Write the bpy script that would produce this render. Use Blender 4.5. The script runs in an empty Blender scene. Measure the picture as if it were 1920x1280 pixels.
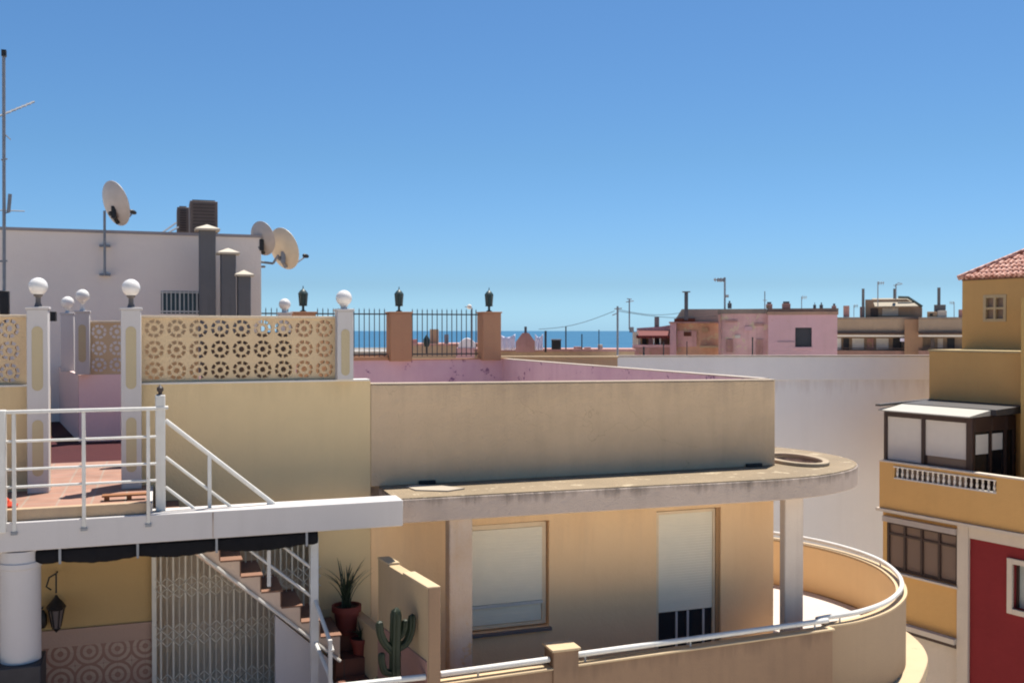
import bpy, bmesh, math, random
from mathutils import Vector, Matrix
random.seed(7)
R = math.radians
sc = bpy.context.scene
COL = sc.collection
EYE = 11.0                      # eye height above the street; everything below is modelled relative to the eye

# ------------------------------------------------------------------ camera
F = 1867.0
YAW = math.atan2(.335, .942); PITCH = 20 / F
cam = bpy.data.objects.new('camera', bpy.data.cameras.new('camera')); COL.objects.link(cam)
cam.data.sensor_width = 36; cam.data.lens = F / 1920 * 36
cam.data.clip_start = .1; cam.data.clip_end = 60000
cam.location = (0, 0, EYE); cam.rotation_euler = (R(90) - PITCH, 0, -YAW)
sc.camera = cam

# ------------------------------------------------------------------ sky and sun
SUN = Vector((.76 * math.cos(R(70.5)), .65 * math.cos(R(70.5)), math.sin(R(70.5)))).normalized()
w = bpy.data.worlds.new("World"); sc.world = w; w.use_nodes = True
nt = w.node_tree; nt.nodes.clear()
sky = nt.nodes.new('ShaderNodeTexSky'); sky.sky_type = 'NISHITA'; sky.sun_disc = False
sky.sun_elevation = R(70.5); sky.sun_rotation = math.atan2(SUN.x, SUN.y)
sky.altitude = 0; sky.air_density = 1.0; sky.dust_density = .6; sky.ozone_density = 2.0
bg = nt.nodes.new('ShaderNodeBackground'); bg.inputs[1].default_value = .051
out = nt.nodes.new('ShaderNodeOutputWorld')
# clear maritime sky: bluer than the standard atmosphere, most of all low over the sea
wtc = nt.nodes.new('ShaderNodeTexCoord'); wsx = nt.nodes.new('ShaderNodeSeparateXYZ'); wrp = nt.nodes.new('ShaderNodeValToRGB')
wsc = nt.nodes.new('ShaderNodeVectorMath'); wsc.operation = 'SCALE'; wsc.inputs['Scale'].default_value = 2.5
wml = nt.nodes.new('ShaderNodeVectorMath'); wml.operation = 'MULTIPLY'
el = wrp.color_ramp.elements; el[0].position = 0; el[0].color = (.82/2.5, 1.46/2.5, 2.45/2.5, 1); el[1].position = .17; el[1].color = (.58/2.5, .92/2.5, 1.22/2.5, 1)
e_ = el.new(.045); e_.color = (.60/2.5, .95/2.5, 1.45/2.5, 1)
nt.links.new(wtc.outputs['Generated'], wsx.inputs[0]); nt.links.new(wsx.outputs[2], wrp.inputs[0]); nt.links.new(wrp.outputs[0], wsc.inputs[0])
nt.links.new(sky.outputs[0], wml.inputs[0]); nt.links.new(wsc.outputs[0], wml.inputs[1])
nt.links.new(wml.outputs[0], bg.inputs[0]); nt.links.new(bg.outputs[0], out.inputs[0])
sun = bpy.data.objects.new('sun', bpy.data.lights.new('sun', 'SUN')); COL.objects.link(sun)
sun.data.energy = 4.8; sun.data.angle = R(.5); sun.data.color = (1, .95, .86)
sun.rotation_euler = SUN.to_track_quat('Z', 'Y').to_euler(); sun.location = (20, 10, 40)
sc.view_settings.view_transform = 'Standard'; sc.view_settings.look = 'None'
sc.view_settings.exposure = .9; sc.view_settings.gamma = 1; sc.view_settings.use_curve_mapping = False
sc.cycles.filter_width = 2.0
sc.cycles.max_bounces = 8; sc.cycles.diffuse_bounces = 5

# ------------------------------------------------------------------ where things stand (pixels of the photograph were used to measure)
fx, fy = math.sin(YAW), math.cos(YAW); rx, ry = fy, -fx
cp, sp = math.cos(PITCH), math.sin(PITCH)
def P(px, py, v=None, z=None, u=None, Y=None):
    a = (px - 960) / F; b = (640 - py) / F
    d = (fx * cp + a * rx + b * fx * sp, fy * cp + a * ry + b * fy * sp, -sp + b * cp)
    s = v / d[1] if v is not None else z / d[2] if z is not None else u / d[0] if u is not None else Y / (d[0] * fx + d[1] * fy)
    return Vector((s * d[0], s * d[1], s * d[2]))
def U(px, v): return P(px, 640, v=v).x
def Zv(px, py, v): return P(px, py, v=v).z
def V_at(px, Y): return P(px, 640, Y=Y).y
def C(r, f, u=0): return Vector((r * rx + f * fx, r * ry + f * fy, u))

# ------------------------------------------------------------------ materials
MATS = {}
def new_mat(name):
    m = bpy.data.materials.new(name); m.use_nodes = True
    nt = m.node_tree; nt.nodes.clear()
    o = nt.nodes.new('ShaderNodeOutputMaterial'); b = nt.nodes.new('ShaderNodeBsdfPrincipled')
    nt.links.new(b.outputs[0], o.inputs[0]); return m, nt, b
def plaster(name, col, dark=None, amt=.35, streak=.2, bump=.25, rough=.9, scale=1.0, spots=0, spotcol=None, speck=.08, top=None, crack=0):
    """painted render: patchy colour, vertical weather streaks, fine grain and bump"""
    m, nt, b = new_mat(name); N = nt.nodes.new; L = nt.links.new
    dark = dark or tuple(c * .62 for c in col)
    tc = N('ShaderNodeTexCoord'); mp = N('ShaderNodeMapping'); L(tc.outputs['Object'], mp.inputs[0]); mp.inputs['Scale'].default_value = (scale,) * 3
    n1 = N('ShaderNodeTexNoise'); n1.inputs['Scale'].default_value = .9; n1.inputs['Detail'].default_value = 7; n1.inputs['Roughness'].default_value = .62
    L(mp.outputs[0], n1.inputs['Vector'])
    r1 = N('ShaderNodeValToRGB'); r1.color_ramp.elements[0].position = .35; r1.color_ramp.elements[1].position = .72
    L(n1.outputs[0], r1.inputs[0])
    m2 = N('ShaderNodeMapping'); L(tc.outputs['Object'], m2.inputs[0]); m2.inputs['Scale'].default_value = (5 * scale, 5 * scale, .35 * scale)
    n2 = N('ShaderNodeTexNoise'); n2.inputs['Scale'].default_value = 1.2; n2.inputs['Detail'].default_value = 5
    L(m2.outputs[0], n2.inputs['Vector'])
    r2 = N('ShaderNodeValToRGB'); r2.color_ramp.elements[0].position = .5; r2.color_ramp.elements[1].position = .75
    L(n2.outputs[0], r2.inputs[0])
    n3 = N('ShaderNodeTexNoise'); n3.inputs['Scale'].default_value = 45; n3.inputs['Detail'].default_value = 3; L(mp.outputs[0], n3.inputs['Vector'])
    a = N('ShaderNodeMath'); a.operation = 'MULTIPLY'; a.inputs[1].default_value = amt; L(r1.outputs[0], a.inputs[0])
    c = N('ShaderNodeMath'); c.operation = 'MULTIPLY_ADD'; c.inputs[1].default_value = streak; L(r2.outputs[0], c.inputs[0]); L(a.outputs[0], c.inputs[2])
    d = N('ShaderNodeMath'); d.operation = 'MULTIPLY_ADD'; d.inputs[1].default_value = speck * 2; L(n3.outputs[0], d.inputs[0])
    e = N('ShaderNodeMath'); e.operation = 'SUBTRACT'; e.inputs[1].default_value = speck; e.use_clamp = True; L(c.outputs[0], d.inputs[2]); L(d.outputs[0], e.inputs[0])
    mx = N('ShaderNodeMix'); mx.data_type = 'RGBA'; mx.inputs[6].default_value = (*col, 1); mx.inputs[7].default_value = (*dark, 1)
    L(e.outputs[0], mx.inputs[0]); last = mx.outputs[2]
    if spots:
        n4 = N('ShaderNodeTexNoise'); n4.inputs['Scale'].default_value = 3.2; n4.inputs['Detail'].default_value = 4; n4.inputs['Roughness'].default_value = .7; L(mp.outputs[0], n4.inputs['Vector'])
        r4 = N('ShaderNodeValToRGB'); r4.color_ramp.elements[0].position = 1 - spots; r4.color_ramp.elements[1].position = 1 - spots + .06; L(n4.outputs[0], r4.inputs[0])
        m4 = N('ShaderNodeMix'); m4.data_type = 'RGBA'; L(r4.outputs[0], m4.inputs[0]); L(last, m4.inputs[6]); m4.inputs[7].default_value = (*(spotcol or (.05, .04, .04)), 1)
        last = m4.outputs[2]
    if top:   # rain streaks and mould running down from the upper edge: (edge height, length, strength, colour)
        sz = N('ShaderNodeSeparateXYZ'); L(tc.outputs['Object'], sz.inputs[0])
        mr_ = N('ShaderNodeMapRange'); L(sz.outputs[2], mr_.inputs[0]); mr_.inputs[1].default_value = top[0] + 11 - top[1]; mr_.inputs[2].default_value = top[0] + 11; mr_.inputs[3].default_value = -.4; mr_.inputs[4].default_value = .33; mr_.clamp = True
        m5 = N('ShaderNodeMapping'); L(tc.outputs['Object'], m5.inputs[0]); m5.inputs['Scale'].default_value = (5, 5, .5)
        n5 = N('ShaderNodeTexNoise'); n5.inputs['Scale'].default_value = 1; n5.inputs['Detail'].default_value = 6; n5.inputs['Roughness'].default_value = .65; L(m5.outputs[0], n5.inputs['Vector'])
        ad5 = N('ShaderNodeMath'); ad5.operation = 'ADD'; L(n5.outputs[0], ad5.inputs[0]); L(mr_.outputs[0], ad5.inputs[1])
        r5 = N('ShaderNodeValToRGB'); r5.color_ramp.elements[0].position = .62; r5.color_ramp.elements[1].position = .95; r5.color_ramp.elements[1].color = (top[2],) * 3 + (1,); L(ad5.outputs[0], r5.inputs[0])
        x5 = N('ShaderNodeMix'); x5.data_type = 'RGBA'; L(r5.outputs[0], x5.inputs[0]); L(last, x5.inputs[6]); x5.inputs[7].default_value = (*top[3], 1); last = x5.outputs[2]
    if crack:
        n6 = N('ShaderNodeTexNoise'); n6.inputs['Scale'].default_value = 2.5; n6.inputs['Detail'].default_value = 5; L(tc.outputs['Object'], n6.inputs['Vector'])
        x6 = N('ShaderNodeMix'); x6.data_type = 'RGBA'; x6.inputs[0].default_value = .35; L(tc.outputs['Object'], x6.inputs[6]); L(n6.outputs[1], x6.inputs[7])
        v6 = N('ShaderNodeTexVoronoi'); v6.feature = 'DISTANCE_TO_EDGE'; v6.inputs['Scale'].default_value = 1.1; L(x6.outputs[2], v6.inputs['Vector'])
        c6 = N('ShaderNodeMath'); c6.operation = 'LESS_THAN'; c6.inputs[1].default_value = .003; L(v6.outputs[0], c6.inputs[0])
        n7 = N('ShaderNodeTexNoise'); n7.inputs['Scale'].default_value = .8; L(tc.outputs['Object'], n7.inputs['Vector'])
        g7 = N('ShaderNodeMath'); g7.operation = 'GREATER_THAN'; g7.inputs[1].default_value = .54; L(n7.outputs[0], g7.inputs[0])
        p7 = N('ShaderNodeMath'); p7.operation = 'MULTIPLY'; L(c6.outputs[0], p7.inputs[0]); L(g7.outputs[0], p7.inputs[1])
        q7 = N('ShaderNodeMath'); q7.operation = 'MULTIPLY'; q7.inputs[1].default_value = crack; L(p7.outputs[0], q7.inputs[0])
        x7 = N('ShaderNodeMix'); x7.data_type = 'RGBA'; L(q7.outputs[0], x7.inputs[0]); L(last, x7.inputs[6]); x7.inputs[7].default_value = (*[c_ * .45 for c_ in dark], 1); last = x7.outputs[2]
    L(last, b.inputs['Base Color']); b.inputs['Roughness'].default_value = rough
    b.inputs['Specular IOR Level'].default_value = .25
    bp = N('ShaderNodeBump'); bp.inputs['Strength'].default_value = bump; bp.inputs['Distance'].default_value = .02
    n8 = N('ShaderNodeTexNoise'); n8.inputs['Scale'].default_value = 7; n8.inputs['Detail'].default_value = 5; L(mp.outputs[0], n8.inputs['Vector'])
    h8 = N('ShaderNodeMath'); h8.operation = 'MULTIPLY_ADD'; h8.inputs[1].default_value = 1.6; L(n8.outputs[0], h8.inputs[0]); L(n3.outputs[0], h8.inputs[2])
    L(h8.outputs[0], bp.inputs['Height']); L(bp.outputs[0], b.inputs['Normal'])
    MATS[name] = m; return m
def plain(name, col, rough=.5, metal=0, var=.15, spec=.4):
    m, nt, b = new_mat(name); N = nt.nodes.new; L = nt.links.new
    tc = N('ShaderNodeTexCoord'); n = N('ShaderNodeTexNoise'); n.inputs['Scale'].default_value = 6; n.inputs['Detail'].default_value = 5
    L(tc.outputs['Object'], n.inputs['Vector'])
    mx = N('ShaderNodeMix'); mx.data_type = 'RGBA'; L(n.outputs[0], mx.inputs[0])
    mx.inputs[6].default_value = (*[c * (1 + var) for c in col], 1); mx.inputs[7].default_value = (*[c * (1 - var) for c in col], 1)
    L(mx.outputs[2], b.inputs['Base Color']); b.inputs['Roughness'].default_value = rough; b.inputs['Metallic'].default_value = metal
    b.inputs['Specular IOR Level'].default_value = spec
    MATS[name] = m; return m

WHITE = plaster('white_paint', (.51, .48, .465), (.42, .39, .37), amt=.3, streak=.25, bump=.1)
METALW = plaster('white_metal', (.60, .59, .56), (.46, .43, .38), amt=.6, streak=.3, rough=.45, bump=.05, scale=3, spots=.30, spotcol=(.26, .16, .10))
YEL = plaster('yellow_render', (.69, .52, .29), (.61, .46, .26), amt=.5, streak=.2, top=(-.62, .7, .25, (.36, .27, .16)))
YELD = plaster('ochre_render', (.58, .345, .13), (.48, .285, .105), amt=.4, streak=.15)
GREY = plaster('cement_render', (.62, .45, .285), (.48, .35, .225), amt=.75, streak=.3, bump=.5, top=(-.68, .9, .32, (.22, .175, .14)), crack=.22)
CONC = plaster('weathered_concrete', (.46, .37, .31), (.33, .265, .22), amt=.5, streak=.3, bump=.5, top=(-1.95, .34, .8, (.10, .08, .065)))
SLABTOP = plaster('slab_screed', (.25, .19, .125), (.17, .13, .085), amt=.8, streak=0, bump=.6, spots=.42, spotcol=(.36, .29, .20))
PEACH = plaster('peach_render', (.93, .63, .35), (.84, .54, .28), amt=.5, streak=.2, top=(-2.24, 2.2, .3, (.60, .40, .26)))
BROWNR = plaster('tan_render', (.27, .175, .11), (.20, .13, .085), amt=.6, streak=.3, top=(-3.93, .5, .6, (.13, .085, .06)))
TANC = plaster('sand_concrete', (.50, .38, .24), (.36, .27, .17), amt=.5, streak=0, spots=.33, spotcol=(.30, .23, .15))
PURPLE = plaster('lilac_render', (.62, .43, .50), (.46, .28, .38), amt=.6, streak=.3, spots=.40, spotcol=(.20, .10, .20))
MAUVE = plaster('mauve_render', (.74, .66, .59), (.66, .56, .51), amt=.4, streak=.1)
PINK = plaster('pink_render', (.88, .66, .64), (.80, .56, .56), amt=.4, streak=.15)
PINKH = plaster('pink_house_render', (.56, .34, .35), (.44, .28, .26), amt=.5, streak=.3, spots=.33, spotcol=(.40, .24, .16))
BRICKP = plaster('patched_brick_render', (.46, .26, .23), (.30, .15, .12), amt=.8, streak=.4, spots=.42, spotcol=(.33, .22, .13))
ORP = plaster('terracotta_render', (.43, .24, .145), (.36, .185, .12), amt=.5, streak=.2)
BEIGEH = plaster('beige_render', (.40, .29, .19), (.30, .21, .15), amt=.6, streak=.3)
STONEH = plaster('stone_render', (.46, .33, .20), (.32, .20, .13), amt=.8, streak=.2)
LATT = plaster('sand_claustra', (.64, .48, .29), (.52, .37, .23), amt=.6, streak=.1, bump=.4)
WGREY = plaster('whitewashed_wall', (.73, .735, .745), (.64, .64, .645), amt=.4, streak=.35, scale=.5, top=(-1.44, 1.2, .4, (.42, .37, .36)))
REDW = plaster('red_render', (.20, .021, .024), (.15, .016, .018), amt=.5, streak=.1)
CREAM = plaster('cream_render', (.55, .48, .40), (.44, .38, .31), amt=.4, streak=.2)
MAROON_SHADE = plaster('maroon_shade_floor', (.055, .010, .012), (.035, .006, .008), amt=.5, streak=0)  # passage tiles in shade; the shade is put into this dark maroon
SHUT = plain('shutter_white', (.84, .75, .57), .55, var=.05)
BLIND = plain('cream_blind', (.60, .56, .50), .8, var=.05)
BLACKC = plain('black_canvas', (.012, .012, .014), .9, var=.3, spec=.1)
IRON = plain('black_iron', (.012, .011, .011), .5, var=.3)
FENCEM = plain('fence_iron', (.05, .055, .06), .55, var=.3)
LANT = plain('verdigris_metal', (.015, .035, .035), .45, var=.3)
DBROWN = plain('dark_brown_frame', (.040, .022, .018), .45, var=.2)
ACM = plain('brown_unit_casing', (.14, .105, .09), .6, var=.2)
ACD = plain('unit_grille', (.07, .05, .045), .6, var=.3)
DISHM = plain('dish_grey', (.46, .40, .36), .5, var=.18)
DISHT = plain('dish_tan', (.62, .53, .40), .5, var=.15)
STEEL = plain('galvanised_steel', (.20, .21, .23), .45, metal=.3, var=.25)
DUCT = plaster('duct_metal', (.13, .13, .135), (.07, .07, .075), amt=.6, streak=.6, rough=.5, bump=.1)
CAPM = plaster('cap_cement', (.50, .45, .37), (.38, .33, .26), amt=.5, streak=0)
GLOBE = plain('opal_globe', (.64, .61, .58), .25, var=.05, spec=.5)
TERRA = plain('terracotta_pot', (.15, .025, .018), .7, var=.25)
LEAF = plain('aloe_leaf', (.025, .04, .022), .5, var=.4)
CACT = plain('cactus_green_shade_dark', (.012, .02, .008), .6, var=.35)  # green darkened so the cactus looks shaded though the sun reaches it
SOIL = plain('soil', (.03, .02, .015), .95)
REDC = plain('red_cloth', (.50, .05, .02), .9, var=.3)
WOOD = plain('weathered_plank', (.22, .09, .035), .8, var=.3)
AWNR = plain('red_awning', (.12, .02, .018), .8, var=.3)
SHEET = plain('lilac_white_sheet', (.72, .68, .80), .9, var=.08)
DARKH = plain('dark_opening', (.012, .012, .014), .5, var=.3)
STRIPM = plain('white_trim', (.62, .58, .52), .7, var=.08)
ROOFG = plaster('grey_roof', (.34, .29, .24), (.25, .22, .19), amt=.5, streak=.2)

def glass(name, col=(.02, .025, .03), rough=.08):
    m, nt, b = new_mat(name); b.inputs['Base Color'].default_value = (*col, 1); b.inputs['Roughness'].default_value = rough
    n = nt.nodes.new('ShaderNodeTexNoise'); n.inputs['Scale'].default_value = 1.5
    bp = nt.nodes.new('ShaderNodeBump'); bp.inputs['Strength'].default_value = .05; nt.links.new(n.outputs[0], bp.inputs['Height']); nt.links.new(bp.outputs[0], b.inputs['Normal'])
    return m
GLASS = glass('window_glass')
GLASSB = glass('brown_window_glass', (.16, .11, .085), .2)

def tiles(name, c1, c2, mortar, size, rough=.75, flower=False):
    m, nt, b = new_mat(name); N = nt.nodes.new; L = nt.links.new
    tc = N('ShaderNodeTexCoord'); br = N('ShaderNodeTexBrick'); br.offset = 0; br.squash = 1
    br.inputs['Scale'].default_value = 1; br.inputs['Brick Width'].default_value = size; br.inputs['Row Height'].default_value = size
    br.inputs['Mortar Size'].default_value = size * .035; br.inputs['Color1'].default_value = (*c1, 1); br.inputs['Color2'].default_value = (*c2, 1); br.inputs['Mortar'].default_value = (*mortar, 1)
    if flower:
        sx = N('ShaderNodeSeparateXYZ'); cx = N('ShaderNodeCombineXYZ'); L(tc.outputs['Object'], sx.inputs[0]); L(sx.outputs[0], cx.inputs[0]); L(sx.outputs[2], cx.inputs[1])
        L(cx.outputs[0], br.inputs['Vector'])
        # ring pattern per tile
        mod = N('ShaderNodeVectorMath'); mod.operation = 'MODULO'
        sh = N('ShaderNodeVectorMath'); sh.operation = 'ADD'; sh.inputs[1].default_value = (size * 60, size * 60, 0); L(cx.outputs[0], sh.inputs[0])
        L(sh.outputs[0], mod.inputs[0]); mod.inputs[1].default_value = (size * 2, size * 2, 1)
        sb = N('ShaderNodeVectorMath'); sb.operation = 'SUBTRACT'; sb.inputs[1].default_value = (size, size, 0); L(mod.outputs[0], sb.inputs[0])
        ln = N('ShaderNodeVectorMath'); ln.operation = 'LENGTH'; L(sb.outputs[0], ln.inputs[0])
        sn = N('ShaderNodeMath'); sn.operation = 'SINE'; mu = N('ShaderNodeMath'); mu.operation = 'MULTIPLY'; mu.inputs[1].default_value = 14 / size; L(ln.outputs['Value'], mu.inputs[0]); L(mu.outputs[0], sn.inputs[0])
        ns = N('ShaderNodeTexNoise'); ns.inputs['Scale'].default_value = 26; L(tc.outputs['Object'], ns.inputs[0])
        ad = N('ShaderNodeMath'); ad.operation = 'ADD'; L(sn.outputs[0], ad.inputs[0]); L(ns.outputs[0], ad.inputs[1])
        rp = N('ShaderNodeValToRGB'); rp.color_ramp.elements[0].position = .55; rp.color_ramp.elements[1].position = .75; L(ad.outputs[0], rp.inputs[0])
        mx = N('ShaderNodeMix'); mx.data_type = 'RGBA'; L(rp.outputs[0], mx.inputs[0]); L(br.outputs[0], mx.inputs[6]); mx.inputs[7].default_value = (.25, .12, .08, 1)
        L(mx.outputs[2], b.inputs['Base Color'])
    else:
        L(tc.outputs['Object'], br.inputs['Vector']); 
        ns = N('ShaderNodeTexNoise'); ns.inputs['Scale'].default_value = 3; ns.inputs['Detail'].default_value = 6; L(tc.outputs['Object'], ns.inputs[0])
        mx = N('ShaderNodeMix'); mx.data_type = 'RGBA'; mx.blend_type = 'MULTIPLY'; mx.inputs[0].default_value = .6; L(br.outputs[0], mx.inputs[6]); L(ns.outputs[0], mx.inputs[7])
        L(mx.outputs[2], b.inputs['Base Color'])
    b.inputs['Roughness'].default_value = rough
    return m
TILE = tiles('terracotta_tiles', (.40, .21, .15), (.36, .185, .125), (.36, .26, .2), .33)
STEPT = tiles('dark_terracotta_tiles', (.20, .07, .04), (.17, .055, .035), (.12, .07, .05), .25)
FLOWER = tiles('floral_dado_tiles', (.40, .27, .19), (.36, .23, .165), (.32, .21, .15), .15, .4, True)
DADO = plaster('pink_dado', (.44, .29, .21), (.36, .23, .17), amt=.4, streak=.1)

# ------------------------------------------------------------------ mesh collector
class MB:
    def __init__(s, xf=None): s.v = []; s.f = []; s.xf = xf
    def add(s, vs, fs):
        o = len(s.v); s.v += [Vector(s.xf(*p)) if s.xf else Vector(p) for p in vs]; s.f += [tuple(o + i for i in f) for f in fs]; return s
    def box(s, x0, x1, y0, y1, z0, z1): return s.hexa([(x0, y0), (x1, y0), (x1, y1), (x0, y1)], (z0,) * 4, (z1,) * 4)
    def hexa(s, pl, zb, zt):
        n = len(pl)
        vs = [(p[0], p[1], zb[i]) for i, p in enumerate(pl)] + [(p[0], p[1], zt[i]) for i, p in enumerate(pl)]
        fs = [tuple(range(n - 1, -1, -1)), tuple(range(n, 2 * n))] + [(i, (i + 1) % n, n + (i + 1) % n, n + i) for i in range(n)]
        return s.add(vs, fs)
    def holed(s, outer, inner, z0, z1):
        bm = bmesh.new()
        for zz in (z0, z1):
            ed = []
            for loop in (outer, inner):
                vs = [bm.verts.new((p[0], p[1], zz)) for p in loop]; ed += [bm.edges.new((vs[i], vs[(i + 1) % len(vs)])) for i in range(len(vs))]
            bmesh.ops.triangle_fill(bm, edges=ed, use_beauty=True)
        bm.verts.index_update(); vs = [tuple(v.co) for v in bm.verts]; fs = [tuple(v.index for v in f_.verts) for f_ in bm.faces]; bm.free()
        n1, n2 = len(outer), len(inner); h = n1 + n2
        fs += [(i, (i + 1) % n1, h + (i + 1) % n1, h + i) for i in range(n1)] + [(n1 + i, n1 + (i + 1) % n2, h + n1 + (i + 1) % n2, h + n1 + i) for i in range(n2)]
        return s.add(vs, fs)
    def prism(s, pl, z0, z1): return s.hexa(pl, (z0,) * len(pl), (z1,) * len(pl))
    def wallprism(s, prof, y0, y1):
        """profile in x-z, extruded along y"""
        n = len(prof)
        vs = [(p[0], y0, p[1]) for p in prof] + [(p[0], y1, p[1]) for p in prof]
        return s.add(vs, [tuple(range(n)), tuple(range(2 * n - 1, n - 1, -1))] + [(i, n + i, n + (i + 1) % n, (i + 1) % n) for i in range(n)])
    def sideprism(s, prof, x0, x1):
        """profile in y-z, extruded along x"""
        n = len(prof)
        vs = [(x0, p[0], p[1]) for p in prof] + [(x1, p[0], p[1]) for p in prof]
        return s.add(vs, [tuple(range(n - 1, -1, -1)), tuple(range(n, 2 * n))] + [(i, (i + 1) % n, n + (i + 1) % n, n + i) for i in range(n)])
    def tube(s, pts, r, n=8, r2=None, cap=True):
        pts = [Vector(p) for p in pts]; m = len(pts); vs = []; up = None
        for i, p in enumerate(pts):
            t = (pts[min(i + 1, m - 1)] - pts[max(i - 1, 0)]).normalized()
            if up is None: up = Vector((0, 0, 1)) if abs(t.z) < .9 else Vector((1, 0, 0))
            a = t.cross(up).normalized(); b = a.cross(t).normalized(); up = b
            rr = r if r2 is None else r + (r2 - r) * i / (m - 1)
            if isinstance(r, (list, tuple)): rr = r[i]
            for k in range(n):
                an = 2 * math.pi * k / n; vs.append(tuple(p + a * math.cos(an) * rr + b * math.sin(an) * rr))
        fs = [(i * n + k, i * n + (k + 1) % n, (i + 1) * n + (k + 1) % n, (i + 1) * n + k) for i in range(m - 1) for k in range(n)]
        if cap: fs += [tuple(range(n - 1, -1, -1)), tuple(range((m - 1) * n, m * n))]
        return s.add(vs, fs)
    def lathe(s, c, prof, n=20, axis=None, ribs=0, rib=0):
        """prof list of (radius, height) about an axis through c"""
        ax = Vector(axis or (0, 0, 1)).normalized()
        a = ax.orthogonal().normalized(); b = ax.cross(a); c = Vector(c); vs = []
        for r_, h in prof:
            for k in range(n):
                an = 2 * math.pi * k / n; q = r_ * (1 + (rib * math.cos(ribs * an) if ribs else 0))
                vs.append(tuple(c + ax * h + a * math.cos(an) * q + b * math.sin(an) * q))
        m = len(prof)
        fs = [(i * n + k, i * n + (k + 1) % n, (i + 1) * n + (k + 1) % n, (i + 1) * n + k) for i in range(m - 1) for k in range(n)]
        fs += [tuple(range(n - 1, -1, -1)), tuple(range((m - 1) * n, m * n))]
        return s.add(vs, fs)
    def ball(s, c, r, n=24, m=14):
        return s.lathe(c, [(max(1e-4, r * math.sin(math.pi * i / m)), -r * math.cos(math.pi * i / m)) for i in range(m + 1)], n)
    def wall(s, x0, x1, y0, y1, z0, z1, holes=()):
        """a slab in the x-z plane with real openings (x0,x1,z0,z1)"""
        xs = sorted({x0, x1, *[min(max(h[i], x0), x1) for h in holes for i in (0, 1)]}); zs = sorted({z0, z1, *[min(max(h[i], z0), z1) for h in holes for i in (2, 3)]})
        solid = lambda i, j: 0 <= i < len(xs) - 1 and 0 <= j < len(zs) - 1 and not any(h[0] - 1e-6 <= xs[i] and xs[i + 1] <= h[1] + 1e-6 and h[2] - 1e-6 <= zs[j] and zs[j + 1] <= h[3] + 1e-6 for h in holes)
        for i in range(len(xs) - 1):
            for j in range(len(zs) - 1):
                if not solid(i, j): continue
                a, b, c, d = xs[i], xs[i + 1], zs[j], zs[j + 1]
                vs = [(a, y0, c), (b, y0, c), (b, y0, d), (a, y0, d), (a, y1, c), (b, y1, c), (b, y1, d), (a, y1, d)]
                fs = [(0, 1, 2, 3), (5, 4, 7, 6)]
                if not solid(i - 1, j): fs.append((4, 0, 3, 7))
                if not solid(i + 1, j): fs.append((1, 5, 6, 2))
                if not solid(i, j - 1): fs.append((4, 5, 1, 0))
                if not solid(i, j + 1): fs.append((3, 2, 6, 7))
                s.add(vs, fs)
        return s
    def build(s, name, mat, parent=None, bevel=0, smooth=True, base=None):
        me = bpy.data.meshes.new(name)
        if parent is not None: b = Vector(parent['_b'])
        elif base is not None: b = Vector(base)
        else:
            xs = [p.x for p in s.v]; ys = [p.y for p in s.v]; zs = [p.z for p in s.v]
            b = Vector(((min(xs) + max(xs)) / 2, (min(ys) + max(ys)) / 2, min(zs)))
        me.from_pydata([tuple(p - b) for p in s.v], [], s.f)
        bm = bmesh.new(); bm.from_mesh(me); bmesh.ops.remove_doubles(bm, verts=bm.verts, dist=1e-5)
        bmesh.ops.recalc_face_normals(bm, faces=bm.faces); bm.to_mesh(me); bm.free()
        o = bpy.data.objects.new(name, me); COL.objects.link(o)
        if isinstance(mat, (list, tuple)):
            for m in mat: me.materials.append(m)
        else: me.materials.append(mat)
        if smooth:
            me.shade_smooth(); me.set_sharp_from_angle(angle=R(35))
        if bevel:
            md = o.modifiers.new('bevel', 'BEVEL'); md.width = bevel; md.segments = 2; md.limit_method = 'ANGLE'; md.angle_limit = R(40)
        o['_b'] = tuple(b)
        if parent is not None: o.parent = parent
        else: o.location = b + Vector((0, 0, EYE))
        return o
def tag(o, label, cat, group=None, kind=None):
    if label: o['label'] = label
    if cat: o['category'] = cat
    if group: o['group'] = group
    if kind: o['kind'] = kind
    return o
def thing(name, label, cat, base, group=None):
    o = bpy.data.objects.new(name, None); COL.objects.link(o); o.empty_display_size = .3
    o['_b'] = tuple(base); o.location = Vector(base) + Vector((0, 0, EYE))
    return tag(o, label, cat, group)
def copy_tree(o, parent=None):
    c = o.copy(); COL.objects.link(c)
    if parent is not None: c.parent = parent
    for ch in list(o.children): copy_tree(ch, c)
    return c
def place_copy(o, base, label=None, scale=None):
    c = copy_tree(o); c.location = Vector(base) + Vector((0, 0, EYE)); c['_b'] = tuple(base)
    if label: c['label'] = label
    if scale: c.scale = scale
    return c
def smoothline(pts, n=6):
    """Catmull-Rom through the points"""
    pts = [Vector(p) for p in pts]; out = []
    for i in range(len(pts) - 1):
        p0, p1, p2, p3 = pts[max(i - 1, 0)], pts[i], pts[i + 1], pts[min(i + 2, len(pts) - 1)]
        for k in range(n):
            t = k / n
            out.append(.5 * ((2 * p1) + (-p0 + p2) * t + (2 * p0 - 5 * p1 + 4 * p2 - p3) * t * t + (-p0 + 3 * p1 - 3 * p2 + p3) * t ** 3))
    out.append(pts[-1]); return out
def offset(line, d):
    """shift a plan line to its left by d"""
    r_ = []
    for i, p in enumerate(line):
        t = (line[min(i + 1, len(line) - 1)] - line[max(i - 1, 0)]); t = Vector((t.x, t.y)).normalized()
        r_.append(Vector((p.x - t.y * d, p.y + t.x * d)))
    return r_
GZ = -EYE   # street level

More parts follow.
